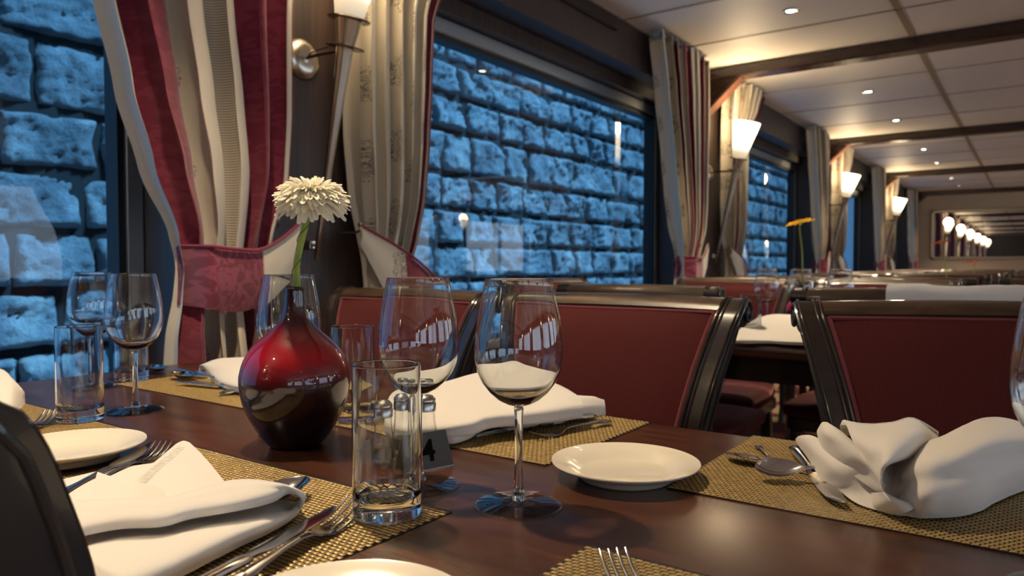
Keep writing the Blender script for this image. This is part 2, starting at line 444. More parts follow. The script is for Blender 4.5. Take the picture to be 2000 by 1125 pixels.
# ceiling beams + brackets
ords = ['nearest', 'second', 'third', 'fourth', 'fifth']
for k in range(-2, 5):
    r = empty('ceiling_beam', (0, pc(k), ZC))
    if k >= 1: lab = 'dark wooden beam crossing the white ceiling, %s one in view' % ords[k - 1]
    else: lab = 'dark wooden beam crossing the ceiling behind the laid table'
    tag(r, lab, 'beam', 'dark beams across the ceiling')
    MB().box(XP, XR, -.065, .065, -.075, 0, bev=.008).build('beam', M['beam_wood'], r, ang=30)
    br = MB(); w = .20
    br.add([(XP, y, z) for y in (-.045, .045) for z in (-.075, -.26)] + [(XP + w, y, -.075) for y in (-.045, .045)] ,
           [(0, 1, 4), (2, 5, 3), (0, 4, 5, 2), (0, 2, 3, 1)], 0)
    br.add([(XP, -.05, -.26), (XP, .05, -.26), (XP + w, .05, -.078), (XP + w, -.05, -.078), (XP, -.05, -.285), (XP, .05, -.285), (XP + w + .025, .05, -.078), (XP + w + .025, -.05, -.078)],
           [(0, 1, 2, 3), (4, 7, 6, 5), (0, 4, 5, 1), (3, 2, 6, 7), (0, 3, 7, 4), (1, 5, 6, 2)], 1)
    br.build('bracket', [M['beam_wood'], M['bracket_wood']], r, smooth=False)
# air grille over the window
r = empty('ceiling_vent', (XP, 2.95, 2.235), label='narrow dark air grille set high above the large window', cat='vent')
v = MB(); v.box(0, .02, -.5, .5, -.035, .035, bev=.005); v.build('frame', M['vent_metal'], r)
v = MB()
for k in range(4): v.box(.018, .026, -.47, .47, -.026 + .014 * k, -.02 + .014 * k)
v.build('grille', M['beam_wood'], r, smooth=False)

# ------------------------------------------------------------------ quay wall outside
def quay():
    mb = MB(); XW = -4.04; z = -.05; rowh = .300; row = 0
    z = 1.754 - 6 * .3
    while z < 5.2:
        h = .30 if row < 6 else (.36 if row == 6 else .29)
        y = .2 + random.uniform(0, .4)
        while y < 19:
            L = random.uniform(.34, .60) if y < 3 else random.uniform(.34, .52)
            g = .009; y0, y1, z0, z1 = y + g, y + L - g, z + g * .8, z + h - g * .8
            nu, nv = (26, 18) if y < 7.5 and z < 3.4 else (12, 8)
            sd = Vector((random.uniform(0, 99), random.uniform(0, 99), random.uniform(0, 99)))
            tiltu, tiltv = random.uniform(-.04, .04), random.uniform(-.05, .03)
            jj = [random.uniform(-.012, .012) for _ in range(8)]
            vs = []
            for i in range(nu + 1):
                for j in range(nv + 1):
                    a, b = i / nu, j / nv
                    ya = y0 + jj[0] * (1 - b) + jj[1] * b; yb = y1 + jj[2] * (1 - b) + jj[3] * b
                    za = z0 + abs(jj[4]) * (1 - a) + abs(jj[5]) * a; zb = z1 - abs(jj[6]) * (1 - a) - abs(jj[7]) * a
                    yy, zz = ya + (yb - ya) * a, za + (zb - za) * b
                    e = min(a * (yb - ya), (1 - a) * (yb - ya), b * (zb - za), (1 - b) * (zb - za))
                    ed = min(1, e / .03) ** .5
                    q = Vector((yy * 6, zz * 6, 0)) + sd
                    nz = noise.fractal(q, 1.0, 2.0, 4) * .036 + abs(noise.noise(q * .8)) * .055 + noise.fractal(q * 4.5, .6, 2, 3) * .016
                    x = XW - .035 + ed * (.052 + nz + tiltu * (a - .5) + tiltv * (b - .5)) 
                    w = .016 * noise.noise(Vector((yy * 9, zz * 9, 7)))
                    vs.append((x, yy + w, zz + w * .6))
            fs = [(i * (nv + 1) + j, (i + 1) * (nv + 1) + j, (i + 1) * (nv + 1) + j + 1, i * (nv + 1) + j + 1) for i in range(nu) for j in range(nv)]
            mb.add(vs, fs, 0); y += L
        z += h; row += 1
    mb.add([(XW - .006, 0, -.5), (XW - .006, 20, -.5), (XW - .006, 20, 5.4), (XW - .006, 0, 5.4)], [(0, 1, 2, 3)], 1)
    o = mb.build('wall_outside', [M['stone'], M['quay_mortar']], ang=180); structure(o)
quay()

# ------------------------------------------------------------------ curtains
def curtain_mesh(side, seed, stripes, nf=9):
    """side +1: hangs right of the pier centre (+Y); -1: left. local origin at pier centre, floor."""
    rnd = random.Random(seed)
    if side < 0:
        st = [(2.26, -.80, -.10), (1.95, -.72, -.10), (1.62, -.625, -.12), (1.40, -.575, -.125), (1.22, -.52, -.14), (1.06, -.455, -.185), (.97, -.44, -.20), (.90, -.445, -.205), (.80, -.46, -.20), (.60, -.47, -.18), (.10, -.49, -.15)]
    else:
        st = [(2.26, .12, .86), (2.12, .12, .74), (1.95, .12, .52), (1.80, .12, .465), (1.62, .12, .455), (1.40, .125, .44), (1.22, .14, .42), (1.06, .165, .39), (.97, .18, .36), (.90, .19, .34), (.80, .18, .36), (.60, .17, .38), (.10, .15, .40)]
    nz, nu = 110, 300
    ph = rnd.uniform(0, 6); fa = [rnd.uniform(.6, 1.25) for _ in range(nf * 2 + 2)]
    vs, uvs, cols = [], [], []
    W = 1.25
    for i in range(nz + 1):
        z = 2.26 - (2.26 - .10) * i / nz
        for q in range(len(st) - 1):
            if st[q][0] >= z >= st[q + 1][0]: break
        t = (st[q][0] - z) / (st[q][0] - st[q + 1][0]); t = t * t * (3 - 2 * t) * .5 + t * .5
        yl = st[q][1] + (st[q + 1][1] - st[q][1]) * t; yr = st[q][2] + (st[q + 1][2] - st[q][2]) * t
        wd = yr - yl
        tg = math.exp(-((z - .97) / .16) ** 2)
        amp = (.052 - .024 * tg) * (1.2 if nf < 6 else 1)
        for j in range(nu + 1):
            s = j / nu
            k = s * nf; kk = int(k * 2)
            a = amp * (fa[kk] * (1 - (k * 2 - kk)) + fa[kk + 1] * (k * 2 - kk))
            warp = .010 * math.sin(s * 17 + z * 1.3 + ph) + .006 * math.sin(s * 41 + z * 2)
            c = math.sin(2 * PI * k + ph + .35 * math.sin(z * 2.2 + s * 5))
            x = a * (abs(c) ** .7 * (1 if c > 0 else -1))
            y = yl + wd * min(1, max(0, s + warp * .6)) + .022 * math.sin(4 * PI * k + 2 * ph + 1) * (wd / .5)
            sag = .02 * math.sin(PI * s) * (1 - tg)
            vs.append((x + sag, y, z + .012 * tg * math.sin(s * 20))); uvs.append((s * W, z))
    fs, ms = [], []
    bounds = []
    acc = 0
    for wdt, m in stripes: acc += wdt; bounds.append((acc, m))
    for i in range(nz):
        for j in range(nu):
            s = (j + .5) / nu * acc
            m = next(m for b, m in bounds if s <= b + 1e-6)
            a = i * (nu + 1) + j; fs.append((a, a + nu + 1, a + nu + 2, a + 1)); ms.append(m)
    mb = MB(); mb.v = vs; mb.f = fs; mb.m = ms; mb.uv = uvs
    return mb
CM = [M['curtain_cream'], M['curtain_burgundy'], M['curtain_ladder'], M['curtain_plain']]
stripeL = [(1.0, 3), (1.5, 1), (.4, 3), (2.3, 0), (.8, 2), (.6, 3), (.7, 2), (1.3, 1), (.6, 0), (1.0, 1), (.6, 3)]
stripeR = [(.6, 3), (1.0, 0), (.8, 3), (.8, 2), (3.4, 0), (.8, 3), (.5, 1), (.3, 3)]
stripeL2 = [(1.4, 0), (1.0, 1), (1.1, 3), (1.2, 1), (1.6, 0), (1.1, 1), (.6, 2), (.5, 3)]
stripeR2 = [(1.1, 0), (.7, 1), (1.6, 0), (.8, 2), (1.6, 0), (.6, 3), (1.0, 1)]
stripeL3 = [(2.6, 0), (1, 2), (2.4, 0), (1.2, 1), (.7, 3)]
def tie_left(parent):
    mb = MB(); n = 30
    def path(t):   # wraps the front of the gathered cloth, then sweeps back up to the hook
        y = -.435 + .330 * t; x = -.03 + .11 * min(1, t / .08) ** .6 - .045 * max(0, t - .08)
        up = .0 if t < .45 else ((t - .45) / .55) ** 1.6 * .085
        return x, y, up
    for seg, (t0, t1, m) in enumerate(((0, .55, 0), (.55, 1.0, 1))):
        g = []
        for i in range(13):
            t = t0 + (t1 - t0) * i / 12; x, y, up = path(t)
            lo = .885 - .02 * math.sin(PI * min(1, t * 1.7)) + (0 if t < .5 else ((t - .5) / .5) ** 2.0 * .12)
            hi = 1.03 - .01 * math.sin(PI * t) + up
            if t > .93: lo = max(lo, hi - .07)
            g.append([Vector((x + .008 * math.sin(PI * b) + (.004 if m else 0), y, lo + (hi - lo) * b)) for b in (0, .33, .66, 1)])
        b0 = len(mb.v); mb.sheet(g, th=.006, sub=3, mi=m, bump=.0015)
        mb.uv += [(v[1] * 1.2, v[2]) for v in mb.v[b0:]]
    # back half of the band, behind the cloth
    g = [[Vector((-.045, -.432 + .3 * i / 4, z)) for z in (.90, .96, 1.02)] for i in range(5)]
    b0 = len(mb.v); mb.sheet(g, th=.005, sub=2, mi=0); mb.uv += [(v[1], v[2]) for v in mb.v[b0:]]
    o = mb.build('tieback', [M['tie_jacquard'], M['curtain_plain']], parent)
    pp = MB()
    pts = [Vector((path(t / 24)[0] + .012, path(t / 24)[1], 1.032 - .01 * math.sin(PI * t / 24) + path(t / 24)[2])) for t in range(25)]
    pp.tube(pts, .0045, 6); pp.build('tieback_piping', M['curtain_burgundy'], o)
def tie_right(parent):
    mb = MB()
    for (t0, t1, m) in ((0, .48, 0), (.48, 1, 1)):
        g = []
        for i in range(11):
            t = t0 + (t1 - t0) * i / 10; y = .12 + .34 * t; x = .03 + .03 * math.sin(PI * t)
            hi = 1.10 - .165 * t; lo = hi - (.05 + .26 * min(1, t * 2.2) - .12 * t)
            lo = max(lo, .80 + .03 * t)
            g.append([Vector((x + .01 * math.sin(PI * b), y, lo + (hi - lo) * b)) for b in (0, .33, .66, 1)])
        b0 = len(mb.v); mb.sheet(g, th=.006, sub=3, mi=m, bump=.0015)
        mb.uv += [(v[1] * 1.0 + .07, v[2]) for v in mb.v[b0:]]
    o = mb.build('tieback', [M['curtain_cream'], M['curtain_burgundy']], parent)
    pp = MB(); pts = [Vector((.042 + .03 * math.sin(PI * t / 20), .12 + .34 * t / 20, 1.103 - .165 * t / 20)) for t in range(21)]
    pp.tube(pts, .0045, 6); pp.build('tieback_piping', M['curtain_burgundy'], o)
def hook(parent, y):
    h = MB(); h.tube([(-.08, y, 1.085), (.0, y, 1.085), (.02, y, 1.09), (.022, y, 1.10)], .004, 8)
    h.lathe([(0.001, -.009), (.006, -.007), (.009, 0), (.006, .007), (.001, .009)], 14, c=(.022, y, 1.108))
    h.build('holdback_hook', M['chrome'], parent)
protoC = {}
def curtain(k, side, seed, stripes, label, key, group='striped curtains tied back at the piers'):
    cy = pc(k) - (.24 if side < 0 and k >= 1 else 0)
    r = empty('curtain', (-1.715, cy, 0), label=label, cat='curtain', group=group)
    if key in protoC:
        src = protoC[key]; bpy.data.objects.remove(r)
        return dup(src, (-1.715, cy, 0), 0, label, group)
    mb = curtain_mesh(side, seed, stripes, {'L0': 5, 'R0': 6}.get(key, 7))
    mb.build('drape', CM, r, ang=180)
    hd = MB(); a, b = ((-.82, -.08) if side < 0 else (.10, .68)); hd.box(-.03, .03, a, b, 2.235, 2.262, bev=.006); hd.build('curtain_rail', M['aluminium'], r)
    (tie_left if side < 0 else tie_right)(r); hook(r, -.175 if side < 0 else .13)
    protoC[key] = r; return r
curtain(0, -1, 11, stripeL, 'burgundy and cream striped curtain tied back left of the nearest wall torch', 'L0')
curtain(0, 1, 12, stripeR, 'cream patterned curtain directly right of the nearest wall torch', 'R0')
curtain(1, -1, 13, stripeL2, 'burgundy and white striped curtain at the far side of the large stone-view window', 'L1')
curtain(1, 1, 14, stripeR2, 'cream curtain with a burgundy stripe behind the second wall torch', 'R1')
curtain(2, -1, 15, stripeL3, 'grey-white patterned curtain left of the third wall torch', 'L2')
curtain(2, 1, 16, stripeR2, 'cream and burgundy curtain directly behind the third wall torch', 'R1')
curtain(3, -1, 17, stripeL2, 'narrow white and burgundy curtain left of the fourth wall torch', 'L2')
curtain(3, 1, 18, stripeR2, 'cream curtain just right of the fourth wall torch', 'R1')
curtain(4, -1, 19, stripeL2, 'last white and burgundy curtain in the corner by the far wall', 'L1')
for k in (-1, -2): 
    for sd, key in ((-1, 'L1'), (1, 'R1')): curtain(k, sd, 1, stripeL2, 'striped curtain behind the viewer, seen only in the far mirror', key, 'curtains behind the viewer')

# ------------------------------------------------------------------ wall torches
def torch():
    r = empty('wall_sconce')
    # local: origin at pier face, z = world z; torch axis leans out into the room
    A, B = Vector((.055, 0, 1.00)), Vector((.205, 0, 1.68)); ax = (B - A).normalized()
    Q = ax.to_track_quat('Z', 'Y').to_matrix().to_4x4()
    def at(p): return Matrix.Translation(p) @ Q
    L = (B - A).length
    mb = MB(); mb.lathe([(.0055, 0), (.0075, .012), (.009, .015), (.0095, .12), (.013, .30), (.018, .48), (.024, L - .085), (.026, L - .07), (.036, L - .012), (.038, L)], 28, cap0=True, cap1=True, M=at(A)); mb.build('torch_rod', M['nickel'], r)
    mb = MB(); mb.lathe([(.03, -.002), (.058, -.003), (.061, 0), (.058, .003), (.03, .004)], 40, cap0=True, cap1=True, M=at(B)); mb.build('upper_ring', M['dark_nickel'], r)
    mb = MB(); mb.lathe([(.02, -.002), (.054, -.002), (.056, 0), (.054, .002), (.02, .003)], 40, cap0=True, cap1=True, M=at(A + ax * (L - .078))); mb.build('lower_ring', M['dark_nickel'], r)
    sh = MB(); Ls = .235
    prof = [(.036, 0), (.041, .004), (.052, .06), (.066, .13), (.077, .18), (.087, Ls), (.084, Ls), (.073, .18), (.062, .13), (.048, .06), (.037, .006)]
    sh.lathe(prof, 40, cap0=True); so = sh.build('lamp_shade', M['shade'], r); so.location = B + ax * .004; so.rotation_euler = Q.to_euler()
    d = MB(); Rx = Matrix.Translation((0, -.0, 1.60)) @ Matrix.Rotation(PI / 2, 4, 'Y')
    d.lathe([(.062, 0), (.062, .004), (.056, .012), (.038, .022), (.016, .019), (.009, .020), (.001, .021)], 40, M=Rx); d.build('wall_disc', M['nickel'], r)
    a = MB(); c = A + ax * (L - .078)
    a.tube([(.015, 0, 1.603), (.07, .006, 1.605), (c.x - .02, .01, c.z), (c.x, .0, c.z)], [.006, .005, .005, .004], 8)
    a.tube([(.018, 0, 1.60), (.06, -.015, 1.61), (c.x - .04, -.03, c.z)], [.004, .003, .002], 8); a.build('arm', M['dark_nickel'], r)
    b = MB(); b.box(0, .045, -.014, .014, 1.03, 1.058, bev=.003); b.tube([(.03, 0, 1.044), (.066, 0, 1.044)], .005, 8); b.build('mount_block', M['nickel'], r)
    return r, B + ax * .12
tr, lampc = torch()
tl = ['nearest wall torch with glowing white cone shade, above the white flower', 'second wall torch with glowing cone shade, beside the far end of the large window',
      'third wall torch along the window wall', 'fourth wall torch, smallest direct one before the far wall']
def light(name, typ, loc, energy, color, **kw):
    d = bpy.data.lights.new(name, typ); d.energy = energy; d.color = color
    for k, v in kw.items(): setattr(d, k, v)
    o = bpy.data.objects.new(name, d); COL.objects.link(o); o.location = loc; return o
WARM = (1, .74, .44)
for i, k in enumerate([0, 1, 2, 3, -1, -2]):
    loc = (XP, pc(k) , 0)
    if i == 0: o = tr; o.location = loc
    else: o = dup(tr, loc)
    tag(o, tl[i] if i < 4 else 'wall torch behind the viewer, seen only in the far mirror', 'wall lamp', 'torch lamps on the piers' if i < 4 else 'torch lamps behind the viewer')
    light('sconce_light', 'POINT', (XP + lampc.x, pc(k), lampc.z + .13), 6.5, WARM, shadow_soft_size=.09)
for k in range(-2, 4):   # matching torches on the opposite wall
    o = dup(tr, (XR, pc(k), 0), PI, 'wall torch on the opposite side wall, seen only as a reflection', 'torch lamps on the opposite wall')
    light('sconce_light', 'POINT', (XR - lampc.x, pc(k), lampc.z + .13), 6.5, WARM, shadow_soft_size=.09)

# ------------------------------------------------------------------ downlights
dl = empty('ceiling_spotlight')
MB().lathe([(.043, 0), (.041, -.005), (.032, -.006), (.026, -.002), (.022, 0)], 32).build('trim_ring', M['nickel'], dl)
m = MB(); m.lathe([(.023, -.0015), (.001, -.0015)], 28); m.build('lens', M['lens'], dl)
ys = []
for k in range(-2, 5):
    for o in (1.24, 2.58):
        y = pc(k) + o
        if k == 0 and o > 2: y = 3.90
        if y < YE - .3: ys.append(y)
words = {3.90: 'largest lit ceiling spotlight, before the nearest beam'}
first = True; n = 0
vis = [y for y in ys if y > 3.5]
nm = ['nearest, before the first beam', 'first one past the nearest beam', 'second one past the nearest beam', 'first one past the second beam', 'second one past the second beam', 'first one past the third beam', 'last one before the far wall', 'close to the far wall']
for x in (-1.035, 2.0, 4.3):
    for y in ys:
        if first: o = dl; first = False; o.location = (x, y, ZC - .001)
        else: o = dup(dl, (x, y, ZC - .001))
        if x < 0 and y in vis: lab, gp = 'round lit ceiling spotlight, ' + nm[vis.index(y)], 'spotlights over the window tables'
        else: lab, gp = 'round lit ceiling spotlight outside the picture, seen only in reflections', 'other spotlights'
        tag(o, lab, 'ceiling light', gp)
        s = light('downlight', 'SPOT', (x, y, ZC - .02), 54 if x < 0 else 46, (1, .78, .52), spot_size=math.radians(96), spot_blend=.8, shadow_soft_size=.03)

# ------------------------------------------------------------------ mirror on the far wall
r = empty('wall_mirror', (-1.53, YE, 1.08), label='wide silver-framed mirror on the far wall reflecting the lamps', cat='mirror')
f = MB(); Wm, Hm = 3.9, .88
for (a, b, c, d) in ((0, Wm, 0, .05), (0, Wm, Hm - .05, Hm), (0, .05, 0, Hm), (Wm - .05, Wm, 0, Hm)): f.box(a, b, -.04, -.001, c, d, bev=.01)
f.build('frame', M['silver_frame'], r, ang=30)
g = MB(); g.add([(.045, -.02, .045), (Wm - .045, -.02, .045), (Wm - .045, -.02, Hm - .045), (.045, -.02, Hm - .045)], [(0, 1, 2, 3)]); g.build('glass', M['mirror_glass'], r, smooth=False)

# ------------------------------------------------------------------ tables
def table(x0, x1, y0, y1, label, legs=True):
    r = empty('dining_table', ((x0 + x1) / 2, (y0 + y1) / 2, 0), label=label, cat='table')
    hx, hy = (x1 - x0) / 2, (y1 - y0) / 2
    t = MB(); rings = []
    def ring(i, z, n=8, rad=.05):
        pts = []
        for cx, cy, a0 in ((hx - rad, hy - rad, 0), (-hx + rad, hy - rad, 90), (-hx + rad, -hy + rad, 180), (hx - rad, -hy + rad, 270)):
            for q in range(n + 1):
                a = math.radians(a0 + 90 * q / n); rr = rad - i
                pts.append((cx + rr * math.cos(a), cy + rr * math.sin(a), z))
        return pts
    t.loft([ring(.012, .712), ring(.004, .716), ring(0, .722), ring(0, .738), ring(.004, .7465), ring(.010, TZ)])
    t.build('tabletop', M['table_wood'], r, ang=35)
    a = MB()
    for (p, q, s, u) in ((-hx + .08, hx - .08, -hy + .08, -hy + .10), (-hx + .08, hx - .08, hy - .10, hy - .08), (-hx + .08, -hx + .10, -hy + .10, hy - .10), (hx - .10, hx - .08, -hy + .10, hy - .10)):
        a.box(p, q, s, u, .63, .712)
    a.build('apron', M['dark_lacquer'], r, smooth=False)
    for sx in (-1, 1):
        for sy in (-1, 1):
            l = MB(); l.lathe([(.022, 0), (.026, .02), (.02, .05), (.03, .35), (.036, .55), (.03, .60), (.04, .64), (.04, .712)], 20, c=(sx * (hx - .12), sy * (hy - .12), 0), cap0=True, cap1=True)
            l.build('leg', M['dark_lacquer'], r)
    return r
T1 = (-1.655, .33, .235, 1.006)
table(*T1, 'dark brown polished table in the foreground laid with place mats')
table(-1.22, .50, 2.15, 2.93, 'second dark dining table, behind the nearest row of red chairs')
tn = ['third', 'fourth', 'fifth', 'sixth']
TY = [.235, 2.15] + [2.15 + 1.95 * i for i in range(1, 6)]
for i in range(2, 6): table(-1.22, .75, TY[i], TY[i] + .78, 'dark dining table, %s from the viewer along the windows' % tn[i - 2])

# ------------------------------------------------------------------ chairs (local: front faces -Y, origin on the floor under the back)
def back_y(z):
    pts = [(.0, .09), (.3, .01), (.45, 0), (.6, .012), (.7, .026), (.8, .050), (.85, .068), (.885, .083), (.91, .102), (.922, .13)]
    for i in range(len(pts) - 1):
        (a, ya), (b, yb) = pts[i], pts[i + 1]
        if a <= z <= b:
            m = lambda j: (pts[min(j + 1, len(pts) - 1)][1] - pts[max(j - 1, 0)][1]) / (pts[min(j + 1, len(pts) - 1)][0] - pts[max(j - 1, 0)][0])
            t = (z - a) / (b - a); h = b - a
            return (2 * t ** 3 - 3 * t * t + 1) * ya + (t ** 3 - 2 * t * t + t) * h * m(i) + (3 * t * t - 2 * t ** 3) * yb + (t ** 3 - t * t) * h * m(i + 1)
    return pts[-1][1]
def make_chair():
    r = empty('dining_chair')
    def hw(z): return .19 + .075 * max(0, min(1, (z - .45) / .45)) ** 1.5
    cy, cz, cr = .136, .897, .024
    # side posts: sabre profile ending in a scroll
    for s in (-1, 1):
        zs = [0, .12, .25, .38, .45, .50, .55, .60, .64, .68, .71, .74, .77, .80, .82, .84, .855, .87, .882, .893, .903]
        th = lambda z: .030 + .022 * max(0, min(1, (z - .1) / .6))
        prof_f = [(back_y(z), z) for z in zs]; prof_b = [(back_y(z) + th(z), z) for z in zs]
        arc = [(cy + (cr + .003) * math.cos(a), cz + (cr + .003) * math.sin(a)) for a in [math.radians(d) for d in (125, 100, 75, 50, 25, 0, -30, -60, -90, -120, -150)]]
        rings = []
        front = prof_f + arc[:4]; back = prof_b + [None] * 0
        poly = prof_f + arc + [(back_y(.85) + .045, .86), (back_y(.83) + .052, .83)] + [(y, z) for y, z in reversed(prof_b) if z < .82]
        tri_z = [p[1] for p in poly]
        wd = .042
        def X(z, side): return s * (hw(z) - (wd if side else 0))
        vs = [(X(z, 0), y, z) for y, z in poly] + [(X(z, 1), y, z) for y, z in poly]
        # quad strips for the side faces: triangulate with tessellate
        from mathutils.geometry import tessellate_polygon
        tris = tessellate_polygon([[Vector((y, z, 0)) for y, z in poly]])
        n = len(poly)
        mb = MB()
        mb.add(vs, [(k, (k + 1) % n, (k + 1) % n + n, k + n) for k in range(n)], 0)
        mb.add(vs[:n], [tuple(t) for t in tris], 1); mb.add(vs[n:], [tuple(t) for t in tris], 0)
        # raised beads along the front of the post
        for off, rad in ((.004, .0022), (.037, .003), (.029, .002)):
            mb.tube([(s * (hw(z) - off), back_y(z) - .001, z) for z in zs[4:]] + [(s * (hw(.91) - off), y, z + .001) for y, z in arc[:4]], rad, 8, mi=0)
        o = mb.build('post', [M['rail_wood'] if False else M['dark_lacquer'], M['post_side']], r, ang=35)
        # scroll carving on the outer face
        sc = MB(); spi = []
        for q in range(40):
            a = math.radians(150 - 14 * q); rr = cr * (1.0 - q / 46)
            spi.append((s * (hw(.9) + .001), cy + rr * math.cos(a), cz + rr * math.sin(a)))
        lead = [(s * (hw(z) + .001), back_y(z) + .012, z) for z in (.5, .6, .68, .74, .79, .83, .86, .88)]
        sc.tube(lead + spi, [.0035] * (len(lead) + 30) + [.003] * 10, 8)
        lead2 = [(s * (hw(z) + .001), back_y(z) + th(z) - .006, z) for z in (.5, .6, .68, .74, .78)]
        sc.tube(lead2, .0025, 8)
        sc.lathe([(.006, -.003), (.005, .002), (.001, .004)], 14, M=Matrix.Translation((s * (hw(.9) + .001), cy, cz)) @ Matrix.Rotation(s * PI / 2, 4, 'Y'))
        sc.build('scroll_carving', M['post_side'], o)
    # top rail: rolled bar with mouldings
    rail = MB(); n = 18
    xs = [-.225 + .45 * i / 12 for i in range(13)]
    prof = [(.099, .898), (.096, .903), (.098, .906), (.101, .911), (.108, .917), (.122, .9225), (.138, .924), (.153, .919), (.164, .906), (.168, .893), (.160, .878), (.145, .871), (.130, .872), (.118, .885)]
    rings = []
    for x in xs:
        bow = .012 * (1 - (x / .225) ** 2)
        rings.append([(x, y + bow * .6, z + bow * .25) for y, z in prof])
    rail.loft(rings); rail.build('top_rail', M['rail_wood'], r, ang=30)
    # upholstered back
    g, g2 = [], []
    zz = [.50, .56, .62, .68, .74, .80, .86, .899]
    for i in range(9):
        u = -1 + 2 * i / 8; row, row2 = [], []
        for z in zz:
            w = hw(z) - .044; puff = .010 * (1 - u ** 4) * min(1, (z - .49) * 12) * min(1, (.912 - z) * 25)
            row.append(Vector((u * w, back_y(z) + .010 + .012 * (1 - u * u) * .5 - puff, z)))
            row2.append(Vector((u * w, back_y(z) + .036, z)))
        g.append(row); g2.append(row2)
    mb = MB().sheet(g, th=.008, sub=3); up = mb.build('back_cushion', M['red'], r)
    mb = MB().sheet(g2, th=.006, sub=2); mb.build('back_panel', M['back_cloth'], r)
    pp = MB()
    for u in (-1, 1): pp.tube([(u * (hw(z) - .046), back_y(z) + .004, z) for z in zz], .0042, 6)
    pp.tube([(-.218 + .436 * i / 10, back_y(.898) + .004 + .006 * (1 - (-1 + .2 * i) ** 2), .898) for i in range(11)], .0038, 6)
    pp.build('piping', M['piping'], up)
    # lower rail, seat, legs
    lr = MB(); lr.box(-.20, .20, .008, .036, .46, .505, bev=.006); lr.build('lower_rail', M['dark_lacquer'], r)
    se = MB(); rings = []
    for z, i in ((.425, .012), (.432, .0), (.46, -.004), (.475, .006), (.484, .03), (.488, .07)):
        rings.append([(-.225 + i, -.43 + i, z), (-.12, -.445 + i, z), (.12, -.445 + i, z), (.225 - i, -.43 + i, z), (.235 - i, -.2, z), (.21 - i, .0 - i * .4, z), (0, .0 - i * .4, z), (-.21 + i, .0 - i * .4, z), (-.235 + i, -.2, z)])
    se.loft(rings); se.build('seat', M['red'], r, ang=60)
    fr = MB(); fr.box(-.215, .215, -.43, .01, .37, .426, bev=.008); fr.build('seat_frame', M['dark_lacquer'], r)
    for s in (-1, 1):
        l = MB(); l.tube([(s * .19, -.40, .38), (s * .195, -.405, .25), (s * .195, -.41, .1), (s * .20, -.43, 0)], [.024, .021, .016, .014], 10); l.build('leg', M['dark_lacquer'], r)
    return r
ch = make_chair()
G1 = 'carved red dining chairs'
tag(ch, 'red upholstered chair with black carved frame behind the large white napkin of the middle place', 'chair', G1)
ch.location = (-.690, 1.20, 0)
def chair(x, y, rz, label, group=G1): return dup(ch, (x, y, 0), rz, label, group)
chair(-1.255, 1.20, math.radians(-1), 'red upholstered chair leftmost at the near table, behind the red vase and window pier')
chair(-.035, 1.27, math.radians(22), 'dark red upholstered chair, angled, at the right behind the crumpled napkin')
chair(-.712, .262, PI, 'chair back cut off at the lower left corner, black carved post closest to the camera')
# second table
chair(-1.60, 2.62, math.radians(78), 'red-fronted chair at the window end of the second table, turned sideways')
chair(-.985, 2.16, PI, 'black-railed chair seen from behind at the left of the second table')
chair(-.27, 2.20, PI + .03, 'chair seen from behind with a white cloth over its top rail')
chair(-1.10, 3.16, math.radians(3), 'red chair facing the viewer behind the wine glasses, left at the second table')
chair(-.50, 3.20, math.radians(-3), 'red chair facing the viewer behind the wine glasses, right at the second table')
GF = 'red chairs of the far tables'
for i in range(2, 6):
    for j, x in enumerate((-1.11, -.48, .13)):
        chair(x, TY[i] + .005, PI + random.uniform(-.06, .06), 'blurred red and black chair at a table far down the room', GF)
        chair(x + .02, TY[i] + 1.0, random.uniform(-.08, .08), 'blurred red and black chair at a table far down the room', GF)
    
# white cloth over a chair back
mb = MB(); g = []
for i in range(7):
    x = -.30 + .40 * i / 6; wv = .004 * math.sin(i * 2.1); s = -.012 * (i == 0)
    g.append([Vector((x + .01, 2.012, .74 + .012 * i)), Vector((x + .005, 2.015, .84)), Vector((x, 2.022 + wv, .912)), Vector((x, 2.055, .934 + wv)), Vector((x, 2.10, .915)), Vector((x, 2.125, .84)), Vector((x, 2.13, .76))])
tag(mb.sheet(g, th=.004, sub=4, bump=.002).build('white_cloth', M['white_linen']), 'white linen cloth draped over the top of a chair back at the second table', 'cloth')

# ------------------------------------------------------------------ place mats: woven gold dashes over a black base
def make_mat():
    mb = MB(); W, D = .425, .29; hx, hy = W / 2, D / 2
    mb.box(-hx, hx, -hy, hy, .0, .0011, mi=1)
    px, py = .0066, .0052; ny = int(D / py); nx = int(W / px)
    for j in range(ny):
        y = -hy + (j + .5) * py
        for i in range(nx):
            x = -hx + (i + .5 + (.5 if j % 2 else 0)) * px
            if x + px * .5 > hx + .001: continue
            lx, ly = px * .45, py * .37
            h = .0012 * random.uniform(.85, 1.15); vs = []
            for a, ha in ((-1, 0), (-.55, .75), (0, 1), (.55, .75), (1, 0)):
                for b, hb in ((-1, .35), (0, 1), (1, .35)):
                    vs.append((x + a * lx, y + b * ly + a * .0004, .0009 + h * ha * hb + .0002 * hb))
            fs = [(q * 3 + w, (q + 1) * 3 + w, (q + 1) * 3 + w + 1, q * 3 + w + 1) for q in range(4) for w in range(2)]
            mb.add(vs, fs, 0)
    return mb
pm = make_mat().build('placemat', [M['mat_gold'], M['mat_black']], ang=180)
GM = 'woven gold and black place mats'
tag(pm, 'woven gold place mat under the middle napkin and forks', 'placemat', GM); pm.location = (-.672, .858, TZ)
def pmat(x, y, lab, rz=0): 
    return dup(pm, (x, y, TZ), rz, lab, GM)
pmat(-.0975, .860, 'woven gold place mat under the crumpled napkin and spoons at the right')
pmat(-1.252, .857, 'woven gold place mat farthest left, behind the red vase')
pmat(-.658, .382, 'woven gold place mat under the big folded napkin, near side')
